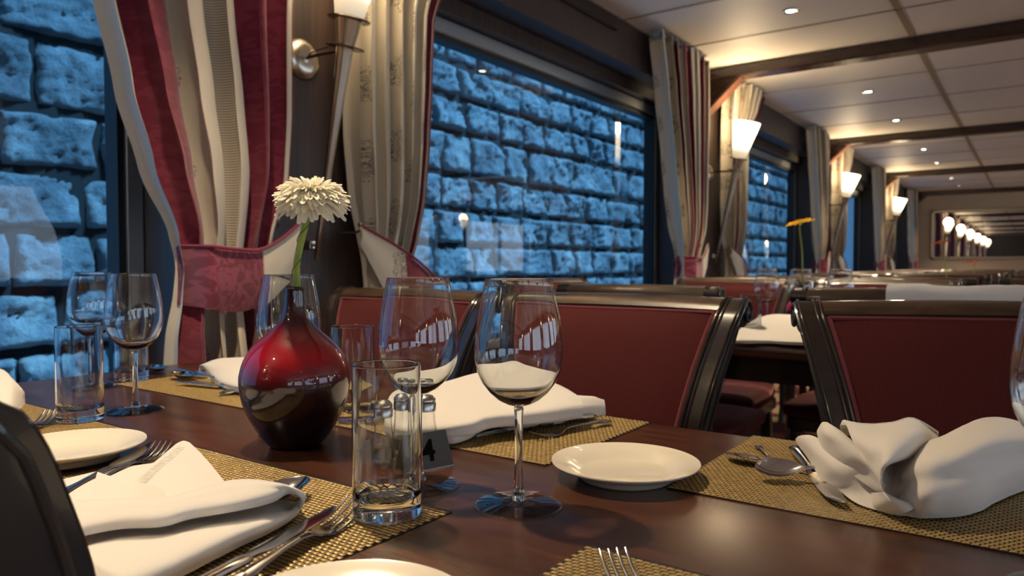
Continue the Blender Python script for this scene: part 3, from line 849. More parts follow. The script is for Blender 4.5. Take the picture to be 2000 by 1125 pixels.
pmat(-.087, .385, 'woven gold place mat at the bottom edge of the picture')
pmat(-1.235, .382, 'woven gold place mat behind the black chair post at the left')

# ------------------------------------------------------------------ glassware
def wine_glass():
    r = empty('wine_glass'); SG = M['solid_glass']
    outer = [(.0285, .1115), (.0355, .1205), (.0405, .1315), (.0430, .1440), (.0432, .1540), (.0422, .168), (.0400, .184), (.0370, .200), (.0345, .212), (.0328, .2205)]
    inner = [(.0322, .2205), (.0340, .212), (.0364, .200), (.0393, .184), (.0415, .168), (.0425, .154), (.0423, .144), (.0397, .1322), (.0347, .1218), (.0278, .1132)]
    base = [(.001, .0975), (.0040, .0976), (.0062, .0982), (.012, .1000), (.0205, .1045)]
    inb = [(.0195, .1070), (.012, .1044), (.006, .1036), (.001, .1034)]
    MB().lathe(base + outer + [(.0328, .2211), (.0326, .2214), (.0323, .2211)] + inner + inb, 80).build('bowl', SG, r, ang=80)
    st = [(.001, .0972), (.0040, .0968), (.0048, .0955), (.0046, .092), (.0039, .083), (.0037, .06), (.0040, .035), (.0047, .018), (.0060, .0095), (.0085, .0065)]
    MB().lathe(st[::-1], 32, cap0=True).build('stem', M['solid_glass'], r)
    MB().lathe([(.001, 0), (.040, 0), (.0428, .0006), (.0432, .0013), (.042, .0021), (.030, .0032), (.018, .0044), (.0095, .0060), (.001, .0064)], 72, tight=True).build('foot', M['bowl_glass'], r, ang=60)
    return r
def tumbler():
    r = empty('water_tumbler'); R, H = .0318, .142
    t = .0016
    MB().lathe([(.001, .0008), (R - .006, .0008), (R - .003, 0), (R - .0005, .0015), (R, .004), (R, H - .0012), (R - .0003, H - .0003), (R - .0008, H), (R - .0013, H - .0003), (R - t, H - .0012), (R - t, .026), (R - .0030, .0205), (R - .008, .0178), (.001, .0170)], 96, tight=True).build('glass_body', M['solid_glass'], r, ang=50)
    return r
GG, GT = 'clear wine glasses', 'straight water tumblers'
wg = wine_glass(); p = P(1013, 987); wg.location = p
tag(wg, 'large clear wine glass standing front centre, left of the white side plate', 'wine glass', GG)
def glass(p, lab, sc=None): return dup(wg, (p.x, p.y, TZ), random.uniform(0, 3), lab, GG, sc)
glass(P(818, 948), 'clear wine glass behind the front water tumbler and number card')
glass(P(265, 803), 'clear wine glass at left, overlapping the tumbler in front of the window')
glass(P(183, 757), 'clear wine glass farthest left, against the stone view window')
glass(P(567, 846), 'clear wine glass directly behind the red vase')
glass(P(2103, 1167), 'wine glass cut off by the right edge of the picture')
for q, w in (((1497, 645), 'left'), ((1563, 650), 'middle'), ((1640, 655), 'right')):
    glass(P(*q), 'blurred wine glass on the second table, %s of three' % w)
tb = tumbler(); p = P(756, 1008); tb.location = (p.x, p.y, TZ + .0015)
tag(tb, 'straight clear water tumbler front left of the number card', 'tumbler', GT)
def tum(p, lab, dz=0): return dup(tb, (p.x, p.y, TZ + dz), 1, lab, GT)
tum(P(157, 822), 'straight clear tumbler at left on the mat beside the cream plate', .0015)
tum(P(257, 743), 'clear tumbler behind the left wine glasses near the window curtain', .0015)
tum(P(690, 822), 'clear tumbler just right of the red vase in front of the left red chair', .0015)
tum(P(1466, 662), 'blurred tumbler on the second table left of the wine glasses')
tum(P(1583, 668), 'blurred tumbler on the second table between the wine glasses')
# vase with flower
def vase():
    r = empty('bud_vase')
    pr = [(.001, .001), (.030, .001), (.036, .004), (.044, .014), (.056, .034), (.0655, .056), (.0698, .078), (.0695, .094), (.064, .113), (.053, .130), (.038, .144), (.025, .156), (.0175, .166), (.0145, .176), (.0130, .190), (.0122, .203), (.0128, .2055), (.0110, .2055), (.0104, .190), (.012, .17), (.02, .15)]
    # densify
    out = []
    for i in range(len(pr) - 1):
        a, b, c, d = pr[max(i - 1, 0)], pr[i], pr[i + 1], pr[min(i + 2, len(pr) - 1)]
        for t in (0, .33, .66):
            out.append(tuple(.5 * (2 * b[q] + (c[q] - a[q]) * t + (2 * a[q] - 5 * b[q] + 4 * c[q] - d[q]) * t * t + (3 * b[q] - a[q] - 3 * c[q] + d[q]) * t ** 3) for q in (0, 1)))
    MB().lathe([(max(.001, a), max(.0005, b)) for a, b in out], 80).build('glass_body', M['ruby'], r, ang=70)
    MB().lathe([(.031, 0.0), (.034, .0015), (.035, .0035), (.031, .004)], 64, cap0=True).build('glass_foot', M['solid_glass'], r)
    return r
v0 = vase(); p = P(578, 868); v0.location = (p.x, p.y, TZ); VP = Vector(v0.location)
tag(v0, 'round dark red glass bud vase holding the white flower on the near table', 'vase', 'red bud vases')
def petal(mb, base, out, up, L, w, curl, mi=0):
    """petal from base heading 'out', lifting by up"""
    side = out.cross(Vector((0, 0, 1))).normalized(); n = 5; vs = []
    for i in range(n + 1):
        t = i / n
        ww = w * (.45 + .55 * min(1, t * 1.6)) * (1 if t < .9 else .55)
        c = base + out * (L * t) + Vector((0, 0, 1)) * (up * t + curl * t * t)
        vs += [c - side * ww / 2 + Vector((0, 0, .0009)), c - Vector((0, 0, .0006)), c + side * ww / 2 + Vector((0, 0, .0009))]
    fs = [(i * 3 + k, i * 3 + k + 1, (i + 1) * 3 + k + 1, (i + 1) * 3 + k) for i in range(n) for k in range(2)]
    mb.add(vs, fs, mi)
def flower(top, tiltm, mat, R, stem_pts, label, vaseo, dense=True):
    r = empty('gerbera_flower', stem_pts[0], label=label, cat='flower', group='gerberas in bud vases')
    o0 = Vector(stem_pts[0]); rn = random.Random(3)
    def ring(mb, n, r0, L, up, curl, w, z):
        for k in range(n):
            a = 2 * PI * (k + rn.uniform(-.3, .3)) / n; d = Vector((math.cos(a), math.sin(a), 0))
            petal(mb, d * r0 + Vector((0, 0, z)), d, up * rn.uniform(.85, 1.15), L * rn.uniform(.94, 1.05), w * rn.uniform(.85, 1.15), curl * rn.uniform(.6, 1.4))
    mb = MB(); s = R / .052
    if dense:
        ring(mb, 36, .006 * s, .042 * s, -.003 * s, -.019 * s, .0108 * s, -.006)
        ring(mb, 38, .006 * s, .0455 * s, .000 * s, -.012 * s, .0098 * s, -.003)
        ring(mb, 42, .006 * s, .045 * s, .005 * s, -.010 * s, .0090 * s, 0)
        ring(mb, 44, .006 * s, .041 * s, .012 * s, -.014 * s, .0072 * s, .002)
        ring(mb, 48, .006 * s, .036 * s, .017 * s, -.014 * s, .0058 * s, .003)
        ring(mb, 48, .006 * s, .031 * s, .021 * s, -.014 * s, .0046 * s, .003)
        ring(mb, 44, .006 * s, .025 * s, .022 * s, -.012 * s, .0038 * s, .003)
        ring(mb, 38, .005 * s, .018 * s, .019 * s, -.008 * s, .0032 * s, .003)
    else:
        ring(mb, 26, .006 * s, .046 * s, .004 * s, -.006 * s, .010 * s, 0); ring(mb, 24, .006 * s, .034 * s, .008 * s, -.004 * s, .007 * s, .002)
    mb.v = [tuple(tiltm @ Vector(v) + Vector(top) - o0) for v in mb.v]
    h = mb.build('petals', mat, r, ang=180)
    c = MB()
    for k in range(90 if dense else 30):
        rr = .012 * s * math.sqrt((k + .5) / (90 if dense else 30)); a = k * 2.39996
        b = Vector((rr * math.cos(a), rr * math.sin(a), .004)); c.tube([b, b + Vector((0, 0, .0085 * s - rr * .25))], [.0009 * s, .0006 * s], 5)
    c.lathe([(.001, -.010), (.004, -.009), (.009 * s, -.002), (.011 * s, .002), (.012 * s, .005)], 20)
    c.v = [tuple(tiltm @ Vector(v) + Vector(top) - o0) for v in c.v]; c.build('flower_centre', M['flower_heart'], r)
    cr = []
    sp = [Vector(q) for q in stem_pts] + [Vector(top) + tiltm @ Vector((0, 0, -.006))]
    for i in range(len(sp) - 1):
        a, b, cc, d = sp[max(i - 1, 0)], sp[i], sp[i + 1], sp[min(i + 2, len(sp) - 1)]
        for t in (0, .25, .5, .75): cr.append(.5 * (2 * b + (cc - a) * t + (2 * a - 5 * b + 4 * cc - d) * t * t + (3 * b - a - 3 * cc + d) * t ** 3) - o0)
    cr.append(sp[-1] - o0)
    st = MB().tube(cr, [.0046 if dense else .003] * (len(cr) - 3) + [.0048, .0052, .0056] if dense else .003, 12).build('stem', M['stem'], r)
    if dense:
        w = []
        for i in range(len(cr) * 6):
            f = i / 6; a, b = cr[min(int(f), len(cr) - 1)], cr[min(int(f) + 1, len(cr) - 1)]; c0 = a.lerp(b, f - int(f)); an = i * .16
            w.append(c0 + Vector((math.cos(an) * .0056, math.sin(an) * .0056, 0)))
        MB().tube(w, .0005, 5).build('florist_wire', M['wire_green'], st)
    return r
# white gerbera: tilt so that the face looks up and towards the camera
def tilt(az, ang): return Matrix.Rotation(az, 3, 'Z') @ Matrix.Rotation(ang, 3, 'X') @ Matrix.Rotation(-az, 3, 'Z')
zt = lambda y: .985 + (517 - y) / 1430 * .918
def atv(px, y, dp=0):   # point in the vertical plane through the vase, facing the camera
    d = FW + RT * ((px - 1000) / FPX) - UP * ((y - 562.5) / FPX); dep = (VP - CAM).dot(FW) + dp
    return CAM + d * dep
camdir_az = math.atan2(-VP.y, -VP.x)
flower(atv(609, 378, .004), tilt(camdir_az + PI / 2 + .1, math.radians(17)), M['petal_white'], .050,
       [atv(577, 700), atv(578, 600), atv(580, 560), atv(579, 520), atv(586, 480), atv(596, 440), atv(603, 410)],
       'white double gerbera with a wire-wrapped green stem in the red vase', v0)
# further vases
def farvase(p, col, fz, label, dx=0.0, s=1):
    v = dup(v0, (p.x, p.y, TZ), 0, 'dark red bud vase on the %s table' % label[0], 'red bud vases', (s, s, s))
    x, y = p.x, p.y
    flower((x + dx, y, fz), tilt(-1.35, .22), col, .050, [(x, y, TZ + .05), (x, y, TZ + .20), (x + dx * .5, y + .01, (TZ + .2 + fz) / 2), (x + dx, y, fz - .03)], label[1], v, dense=False)
farvase(P(1566, 646), M['petal_yellow'], 1.135, ('second', 'yellow gerbera on a tall green stem on the second table'), -.012, .8)
farvase(Vector((-.39, 4.62, TZ)), M['petal_red'], 1.105, ('third', 'red gerbera in front of the mirror, on the third table'), -.03, .8)
farvase(Vector((-.375, 6.60, TZ)), M['petal_red'], 1.01, ('fourth', 'small distant red gerbera below the mirror'), 0, .8)

# ------------------------------------------------------------------ plates
pl = empty('side_plate')
MB().lathe([(.001, .0055), (.046, .0055), (.052, .0075), (.060, .0125), (.072, .0168), (.0795, .0185), (.0812, .0192), (.0815, .0182), (.078, .0155), (.066, .0110), (.056, .0062), (.053, .0022), (.050, 0), (.047, .0), (.046, .002), (.001, .002)], 96).build('dish', M['porcelain'], pl, ang=60)
p = P(1221, 932); pl.location = (p.x, p.y, TZ)
tag(pl, 'white porcelain side plate right of the front wine glass', 'plate', 'white side plates')
for q, lab in (((140, 900), 'white side plate at left partly hidden by the black chair post'), ((672, 1262), 'white side plate cut off by the bottom edge of the picture')):
    p = P(*q); dup(pl, (p.x, p.y, TZ + .002 if q[0] == 140 else TZ + .002), 0, lab, 'white side plates')

# ------------------------------------------------------------------ shakers and number card
def shaker(p, fill, lab, first=None):
    r = empty('condiment_shaker', (p.x, p.y, TZ), label=lab, cat='shaker', group='glass salt and pepper shakers')
    body = [(.001, .001), (.0150, .001), (.0168, .004), (.0170, .010), (.0160, .022), (.0138, .034), (.0125, .044), (.0122, .056)]
    MB().lathe(body + [(.0112, .056), (.0115, .044), (.0126, .034), (.0146, .022), (.0154, .010), (.001, .006)], 10, mi=0).build('glass_jar', M['bowl_glass'], r, ang=25)
    MB().lathe([(.001, .006), (.0150, .0065), (.0150, .012), (.0142, .020), (.001, .0215)], 20).build('contents', M[fill], r)
    MB().lathe([(.0126, .055), (.0134, .0555), (.0134, .064), (.0124, .0655), (.0130, .067), (.0126, .070), (.0090, .0735), (.001, .0748)], 28, cap0=True).build('cap', M['steel_soft'], r)
    h = MB()
    return r
simple('steel_soft', (180, 178, 172), rough=.25, metal=1)
shaker(P(748, 903), 'pepper', 'glass shaker with metal cap seen through the front tumbler, leftmost of three')
shaker(P(793, 884), 'pepper', 'glass shaker with metal cap behind the wine glass stem, middle of three')
shaker(P(831, 888), 'salt', 'glass shaker with metal cap just behind the number card, rightmost of three')
a, b = P(796, 926), P(886, 909); d = (b - a); L = d.length; ang = math.atan2(d.y, d.x)
r = empty('table_number_card', ((a.x + b.x) / 2, (a.y + b.y) / 2, TZ), ang, 'small black tent card with the number 4 beside the wine glass', 'table sign')
H = .040; dy = .013
mb = MB(); t = .0012
mb.add([(-L / 2, 0, .0005), (L / 2, 0, .0005), (L / 2 - .003, dy, H), (-L / 2 + .003, dy, H), (-L / 2, .0012, .0), (L / 2, .0012, .0), (L / 2 - .003, dy + .0012, H), (-L / 2 + .003, dy + .0012, H)],
       [(0, 1, 2, 3), (7, 6, 5, 4), (0, 4, 5, 1), (3, 2, 6, 7), (0, 3, 7, 4), (1, 5, 6, 2)])
mb.add([(-L / 2 + .003, dy, H), (L / 2 - .003, dy, H), (L / 2, dy * 2 + .002, 0), (-L / 2, dy * 2 + .002, 0), (-L / 2 + .003, dy + .0015, H), (L / 2 - .003, dy + .0015, H), (L / 2, dy * 2 + .0035, 0), (-L / 2, dy * 2 + .0035, 0)],
       [(3, 2, 1, 0), (4, 5, 6, 7), (0, 1, 5, 4), (2, 3, 7, 6), (0, 4, 7, 3), (1, 2, 6, 5)])
mb.build('card', M['black_plastic'], r, smooth=False)
mb = MB().box(-L / 2, L / 2, -.0012, .0004, 0, .0012); mb.build('edge_strip', M['aluminium'], r, smooth=False)
fc = bpy.data.curves.new('number', 'FONT'); fc.body = '4'; fc.size = .034; fc.extrude = .0004; fc.offset = .0008; fc.align_x = 'CENTER'; fc.align_y = 'CENTER'
fo = bpy.data.objects.new('number_tmp', fc); COL.objects.link(fo); bpy.context.view_layer.update()
me = bpy.data.meshes.new_from_object(fo.evaluated_get(bpy.context.evaluated_depsgraph_get())); bpy.data.objects.remove(fo)
me.materials.clear(); me.materials.append(M['glyph_black'])
no = bpy.data.objects.new('number', me); COL.objects.link(no); no.parent = r
no.location = (0.0, dy * .5 - .0009, H * .49); no.rotation_euler = (PI / 2 - math.atan2(dy, H), 0, 0)

# ------------------------------------------------------------------ cutlery (local: handle end at x=0, business end at +x, resting on z=0)
def xsec(x, w, zc, th, cup=0, n=7, yo=0):
    top = [(x, yo + w * math.sin(PI * (q / (n - 1) - .5)), 0) for q in range(n)]
    up, lo = [], []
    for (xx, y, _) in top:
        s = (y - yo) / w if w > 1e-6 else 0; e = math.sqrt(max(0, 1 - s * s))
        z = zc - cup * (1 - s * s)
        up.append((xx, y, z + th / 2 * (e * .8 + .2 if abs(s) < .99 else .0))); lo.append((xx, y, z - th / 2 * (e * .8 + .2 if abs(s) < .99 else .0)))
    return up + lo[::-1]
def handle(mb, L0=.105):
    st = [(0, .0035, .004, .002), (.003, .0075, .004, .0032), (.010, .0098, .0045, .0036), (.020, .0100, .005, .0038), (.030, .0072, .006, .0042), (.036, .0052, .0065, .0046), (.044, .0056, .007, .0042), (.060, .0045, .008, .0038), (.080, .0036, .009, .0034), (L0, .0029, .0095, .0034)]
    mb.loft([xsec(x, w, z, t) for x, w, z, t in st])
    # raised ornament on the paddle
    for k in (-1, 0, 1): mb.tube([(.004, k * .0035, .0062), (.015, k * .006, .0073), (.028, k * .003, .0082), (.036, 0, .009)], [.0006, .0012, .0012, .0006], 6)
def spoon():
    mb = MB(); handle(mb)
    st = [(.105, .0029, .0095, .0034, 0), (.125, .0032, .0085, .0028, 0), (.134, .0060, .0078, .0020, .0008), (.142, .0120, .0082, .0016, .0050), (.155, .0178, .0090, .0014, .0092), (.170, .0200, .0098, .0013, .0110), (.184, .0182, .0104, .0013, .0098), (.194, .0130, .0104, .0013, .0056), (.199, .0070, .0102, .0012, .0015), (.201, .0020, .0100, .0010, 0)]
    mb.loft([xsec(x, w, z, t, c, 13) for x, w, z, t, c in st]); return mb
def fork():
    mb = MB(); handle(mb)
    st = [(.105, .0029, .0095, .0034, 0), (.120, .0034, .0082, .0028, 0), (.130, .0075, .0060, .0020, .0006), (.140, .0115, .0042, .0018, .001), (.150, .0124, .0038, .0018, .001)]
    mb.loft([xsec(x, w, z, t, c) for x, w, z, t, c in st])
    for k in range(4):
        y = -.0102 + .0068 * k
        mb.loft([xsec(.148, .0024, .0034, .0018, 0, 5, y), xsec(.165, .0019, .0040, .0016, 0, 5, y), xsec(.182, .0016, .0075, .0014, 0, 5, y), xsec(.195, .0012, .0130, .0012, 0, 5, y), xsec(.199, .0004, .0152, .0006, 0, 5, y)])
    return mb
def knife(name, label, group):
    r = empty(name, label=label, cat='knife', group=group)
    h = MB(); st = [(0, .003, .005, .003), (.003, .0078, .005, .006), (.012, .0098, .0052, .0075), (.028, .0085, .0055, .0082), (.05, .0066, .0055, .0080), (.085, .0062, .0055, .0076), (.104, .0078, .0055, .0074), (.110, .0068, .0055, .0060)]
    h.loft([xsec(x, w, z, t, 0, 9) for x, w, z, t in st]); h.build('handle', M['steel'], r)
    b = MB(); rings = []
    for x, w, yo in ((.108, .0058, 0), (.116, .0070, .0), (.124, .0092, .001), (.15, .0098, .0012), (.18, .0098, .0012), (.20, .0086, .0022), (.214, .0056, .0046), (.222, .0018, .0078)):
        rings.append([(x, yo - w, .0052), (x, yo - w * .3, .0062), (x, yo + w * .9, .0064), (x, yo + w, .0055), (x, yo + w * .9, .0046), (x, yo - w * .3, .0046)])
    b.loft(rings); b.build('blade', M['steel'], r, ang=20)
    return r
GC = {'spoon': 'steel spoons on the mats', 'fork': 'steel forks on the mats', 'knife': 'steel knives on the mats'}
protoK = {}
def lay(kind, a, b, label, roll=0.0, size=1.0, anchor='t'):
    """lay one piece from world point a (handle end) towards b (tip)"""
    a, b = Vector(a), Vector(b)
    if kind not in protoK:
        if kind == 'knife': o = knife('table_knife', label, GC[kind])
        else: o = (spoon() if kind == 'spoon' else fork()).build('table_' + kind, M['steel'], ang=50)
        protoK[kind] = o
    else: o = copy_tree(protoK[kind])
    tag(o, label, kind, GC[kind])
    x = (b - a).normalized(); z = Vector((0, 0, 1)); y = z.cross(x).normalized(); z = x.cross(y)
    if anchor == 't': a = b - x * size * {'spoon': .201, 'fork': .199, 'knife': .222}[kind]
    R = Matrix((x, y, z)).transposed().to_4x4() @ Matrix.Rotation(roll, 4, 'X')
    o.matrix_world = Matrix.Translation(a) @ R @ Matrix.Scale(size, 4); return o
mz = .0025
# near-left place (big napkin)
lay('knife', P(375, 1165, .006), P(668, 1003, .010), 'steel knife lying in front of the big folded napkin', -.12, 1.05)
lay('fork', P(405, 1185, .004), P(693, 1003, mz), 'steel fork beside the knife in front of the big folded napkin, tines under the tumbler', 0.2)
lay('knife', P(100, 990, .004), P(310, 873, .006), 'steel knife tip emerging behind the big folded napkin near the plate')
lay('fork', P(140, 985, .003), P(320, 884, mz), 'steel fork tines emerging behind the big folded napkin')
lay('spoon', P(420, 1020, .003), P(600, 950, .008), 'steel spoon tip poking out from the right end of the big folded napkin')
# middle place
lay('fork', P(1192, 826, .004), P(1036, 862, .001), 'steel fork lying on top in front of the middle napkin, right one', 0, .76, 'h')
lay('fork', P(1172, 812, .003), P(972, 852, .001), 'steel fork partly under the middle napkin, left one', 0, .85)
lay('knife', P(1185, 812, .003), P(925, 858, .003), 'steel knife under the edge of the middle napkin')
# right place
lay('spoon', P(1600, 921, .014), P(1474, 921, .010), 'steel spoon with dark bowl resting across the cutlery by the crumpled napkin', -.5, .72)
lay('knife', P(1556, 885, .006), P(1636, 992, .004), 'steel knife with blade pointing to the viewer beside the crumpled napkin', .1, .94)
lay('fork', P(1480, 874, .002), P(1506, 908, .001), 'steel fork handle with ornate end behind the dark bowled spoon', 0, .55, 'h')
lay('spoon', P(1640, 940, .002), P(1416, 899, .000), 'lower steel spoon with its tip pointing left under the dark bowled spoon', .15, .95)
# far left place
lay('spoon', P(455, 742, .006), P(285, 722, .006), 'steel spoon bowl nearest the curtain on the farthest mat')
lay('spoon', P(470, 752, .004), P(338, 735, .006), 'second steel spoon on the farthest mat beside the small napkin')
lay('knife', P(480, 762, .004), P(352, 750, .003), 'steel knife on the farthest mat')
lay('fork', P(428, 772, .002), P(560, 764, .001), 'steel fork handle pointing out left of the red vase', 0, 1, 'h')
lay('fork', P(-60, 905, .003), P(103, 818, .003), 'steel fork tines on the mat at the far left edge')
lay('fork', P(1300, 1260, .003), P(1196, 1108, .001), 'steel fork tines at the bottom edge of the picture')

# ------------------------------------------------------------------ napkins
def napkin(name_label, build):
    mb = MB(); build(mb); o = mb.build('folded_napkin', M['napkin_cloth'], ang=75); tag(o, name_label, 'napkin', 'white linen napkins'); return o
def n_big(mb):
    # flat rear layers
    mb.sheet([[P(60, 950, .006), P(125, 937, .008), P(185, 923, .009), P(240, 914, .009), P(312, 904, .008)],
              [P(70, 965, .008), P(135, 958, .011), P(195, 948, .012), P(250, 938, .012), P(325, 930, .010)],
              [P(90, 1000, .008), P(150, 1000, .010), P(220, 990, .010), P(290, 985, .010), P(370, 975, .010)]], th=.0018)
    mb.sheet([[P(345, 868, .012), P(358, 862.5, .0135), P(370, 866, .012)],
              [P(305, 902, .013), P(350, 895, .016), P(398, 893, .013)],
              [P(262, 943, .015), P(340, 935, .018), P(438, 942, .012)],
              [P(245, 985, .012), P(340, 985, .012), P(470, 985, .010)]], th=.0022)
    # hem stitches
    for k in range(26):
        t = k / 25; a = P(346 - 80 * t, 872 + 68 * t, .0155 + .003 * t); b = P(361 - 76 * t, 875 + 68 * t, .0165 + .0025 * t)
        mb.tube([a, b], .00035, 4)
    mb.sheet([[P(176, 985, .016), P(183, 955, .020), P(190, 925.5, .022), P(193, 925, .022)],
              [P(215, 990, .018), P(214, 960, .0225), P(214, 934, .024), P(214, 931, .023)],
              [P(260, 992, .018), P(262, 965, .022), P(266, 945, .0235), P(268, 942, .022)],
              [P(320, 992, .012), P(328, 974, .013), P(335, 966, .013), P(338, 964, .012)]], th=.0018)
    top = [((80, 990), (95, 1065)), ((158, 980), (172, 1044)), ((234, 977), (240, 1031)), ((318, 975), (316, 1027)), ((372, 962), (370, 1012)), ((437, 944), (437, 1001)), ((488, 939), (492, 990)), ((535, 944), (535, 978)), ((565, 951), (562, 963))]
    fr = [(90, 1215), (180, 1190), (262, 1166), (350, 1127), (414, 1094), (470, 1065), (524, 1040), (562, 1018), (580, 1003)]
    hs = [.040, .040, .040, .040, .041, .043, .044, .042, .037]
    grid = []
    for (rg, cr_), h in zip(top, hs):
        m1 = ((rg[0] + cr_[0]) / 2, (rg[1] * .62 + cr_[1] * .38)); m2 = ((rg[0] + cr_[0]) / 2, (rg[1] * .25 + cr_[1] * .75))
        grid.append([P(rg[0] - 4, rg[1] + 1, h * .42), P(rg[0], rg[1] - 2 + 2, h), P(*m1, h * .97), P(*m2, h * .86), P(*cr_, h * .70)])
    grid.append([P(585, 968, .016), P(589, 962, .030), P(590, 968, .029), P(590, 972, .027), P(588, 970, .025)])
    grid.append([P(586, 985, .009), P(592, 972, .018), P(592, 980, .016), P(588, 990, .012), P(583, 997, .009)])
    for i in range(len(top) - 1, -1, -1):
        (rg, cr_), f_ = top[i], fr[i]
        c = cr_ if i < 6 else [None] * 6 + [(495, 999), (538, 1000), (568, 996)][i - 6:i - 5]
        c = cr_ if i < 6 else {6: (495, 998), 7: (538, 999), 8: (566, 995)}[i]
        m1 = (c[0] * .66 + f_[0] * .34, c[1] * .66 + f_[1] * .34); m2 = (c[0] * .3 + f_[0] * .7, c[1] * .3 + f_[1] * .7)
        k = 1 if i < 7 else (.8 if i == 7 else .55)
        grid.append([P(c[0], c[1] - 26 * k, .010), P(c[0], c[1] - 2, .017 * k), P(*m1, .021 * k), P(*m2, .018 * k), P(f_[0], f_[1], .0055)])
    mb.sheet(grid, th=.0022, sub=5, bump=.0004)
napkin('large folded white linen napkin with an open rolled fold, front left beside the knife', n_big)
def slab(mb, back, front, hb, hf, thick, sub=4):
    """folded cloth block with rounded front edge; back/front pixel outlines, heights of the top surface"""
    g = []
    for (bk, ft, h0, h1) in zip(back, front, hb, hf):
        A, B = P(*bk, h0), P(*ft, h1)
        d = Vector((B.x - A.x, B.y - A.y, 0)); d.normalize()
        mid = A.lerp(B, .45) + Vector((0, 0, .006)); m2 = A.lerp(B, .8) + Vector((0, 0, .003))
        g.append([A + Vector((0, 0, -thick)) - d * .002, A - d * .004 + Vector((0, 0, -thick * .5)), A, mid, m2, B, B + d * .004 + Vector((0, 0, -thick * .5)), B + Vector((0, 0, -thick)), B - d * .05 + Vector((0, 0, -thick))])
    mb.sheet(g, th=.0022, sub=sub, bump=.0006)
def n_mid(mb):
    slab(mb, [(800, 800), (880, 790), (940, 780), (1010, 775), (1080, 772), (1135, 774), (1163, 776), (1178, 786)],
         [(868, 843), (890, 842), (920, 832), (955, 815), (1020, 812), (1090, 806), (1140, 796), (1181, 793)],
         [.03, .032, .032, .032, .03, .028, .024, .016], [.020, .021, .021, .022, .022, .021, .020, .014], .015)
    slab(mb, [(752, 800), (770, 768), (815, 756), (870, 746), (925, 731), (975, 722), (1003, 716), (1030, 728), (1085, 750), (1115, 765), (1133, 779)],
         [(752, 822), (770, 830), (810, 834), (848, 832), (880, 829), (925, 822), (950, 813), (985, 808), (1045, 804), (1100, 797), (1137, 793)],
         [.028, .040, .045, .048, .052, .055, .058, .052, .046, .042, .036], [.020, .022, .024, .026, .030, .033, .035, .036, .036, .036, .034], .016)
napkin('folded white napkin on the middle mat in front of the red chair', n_mid)
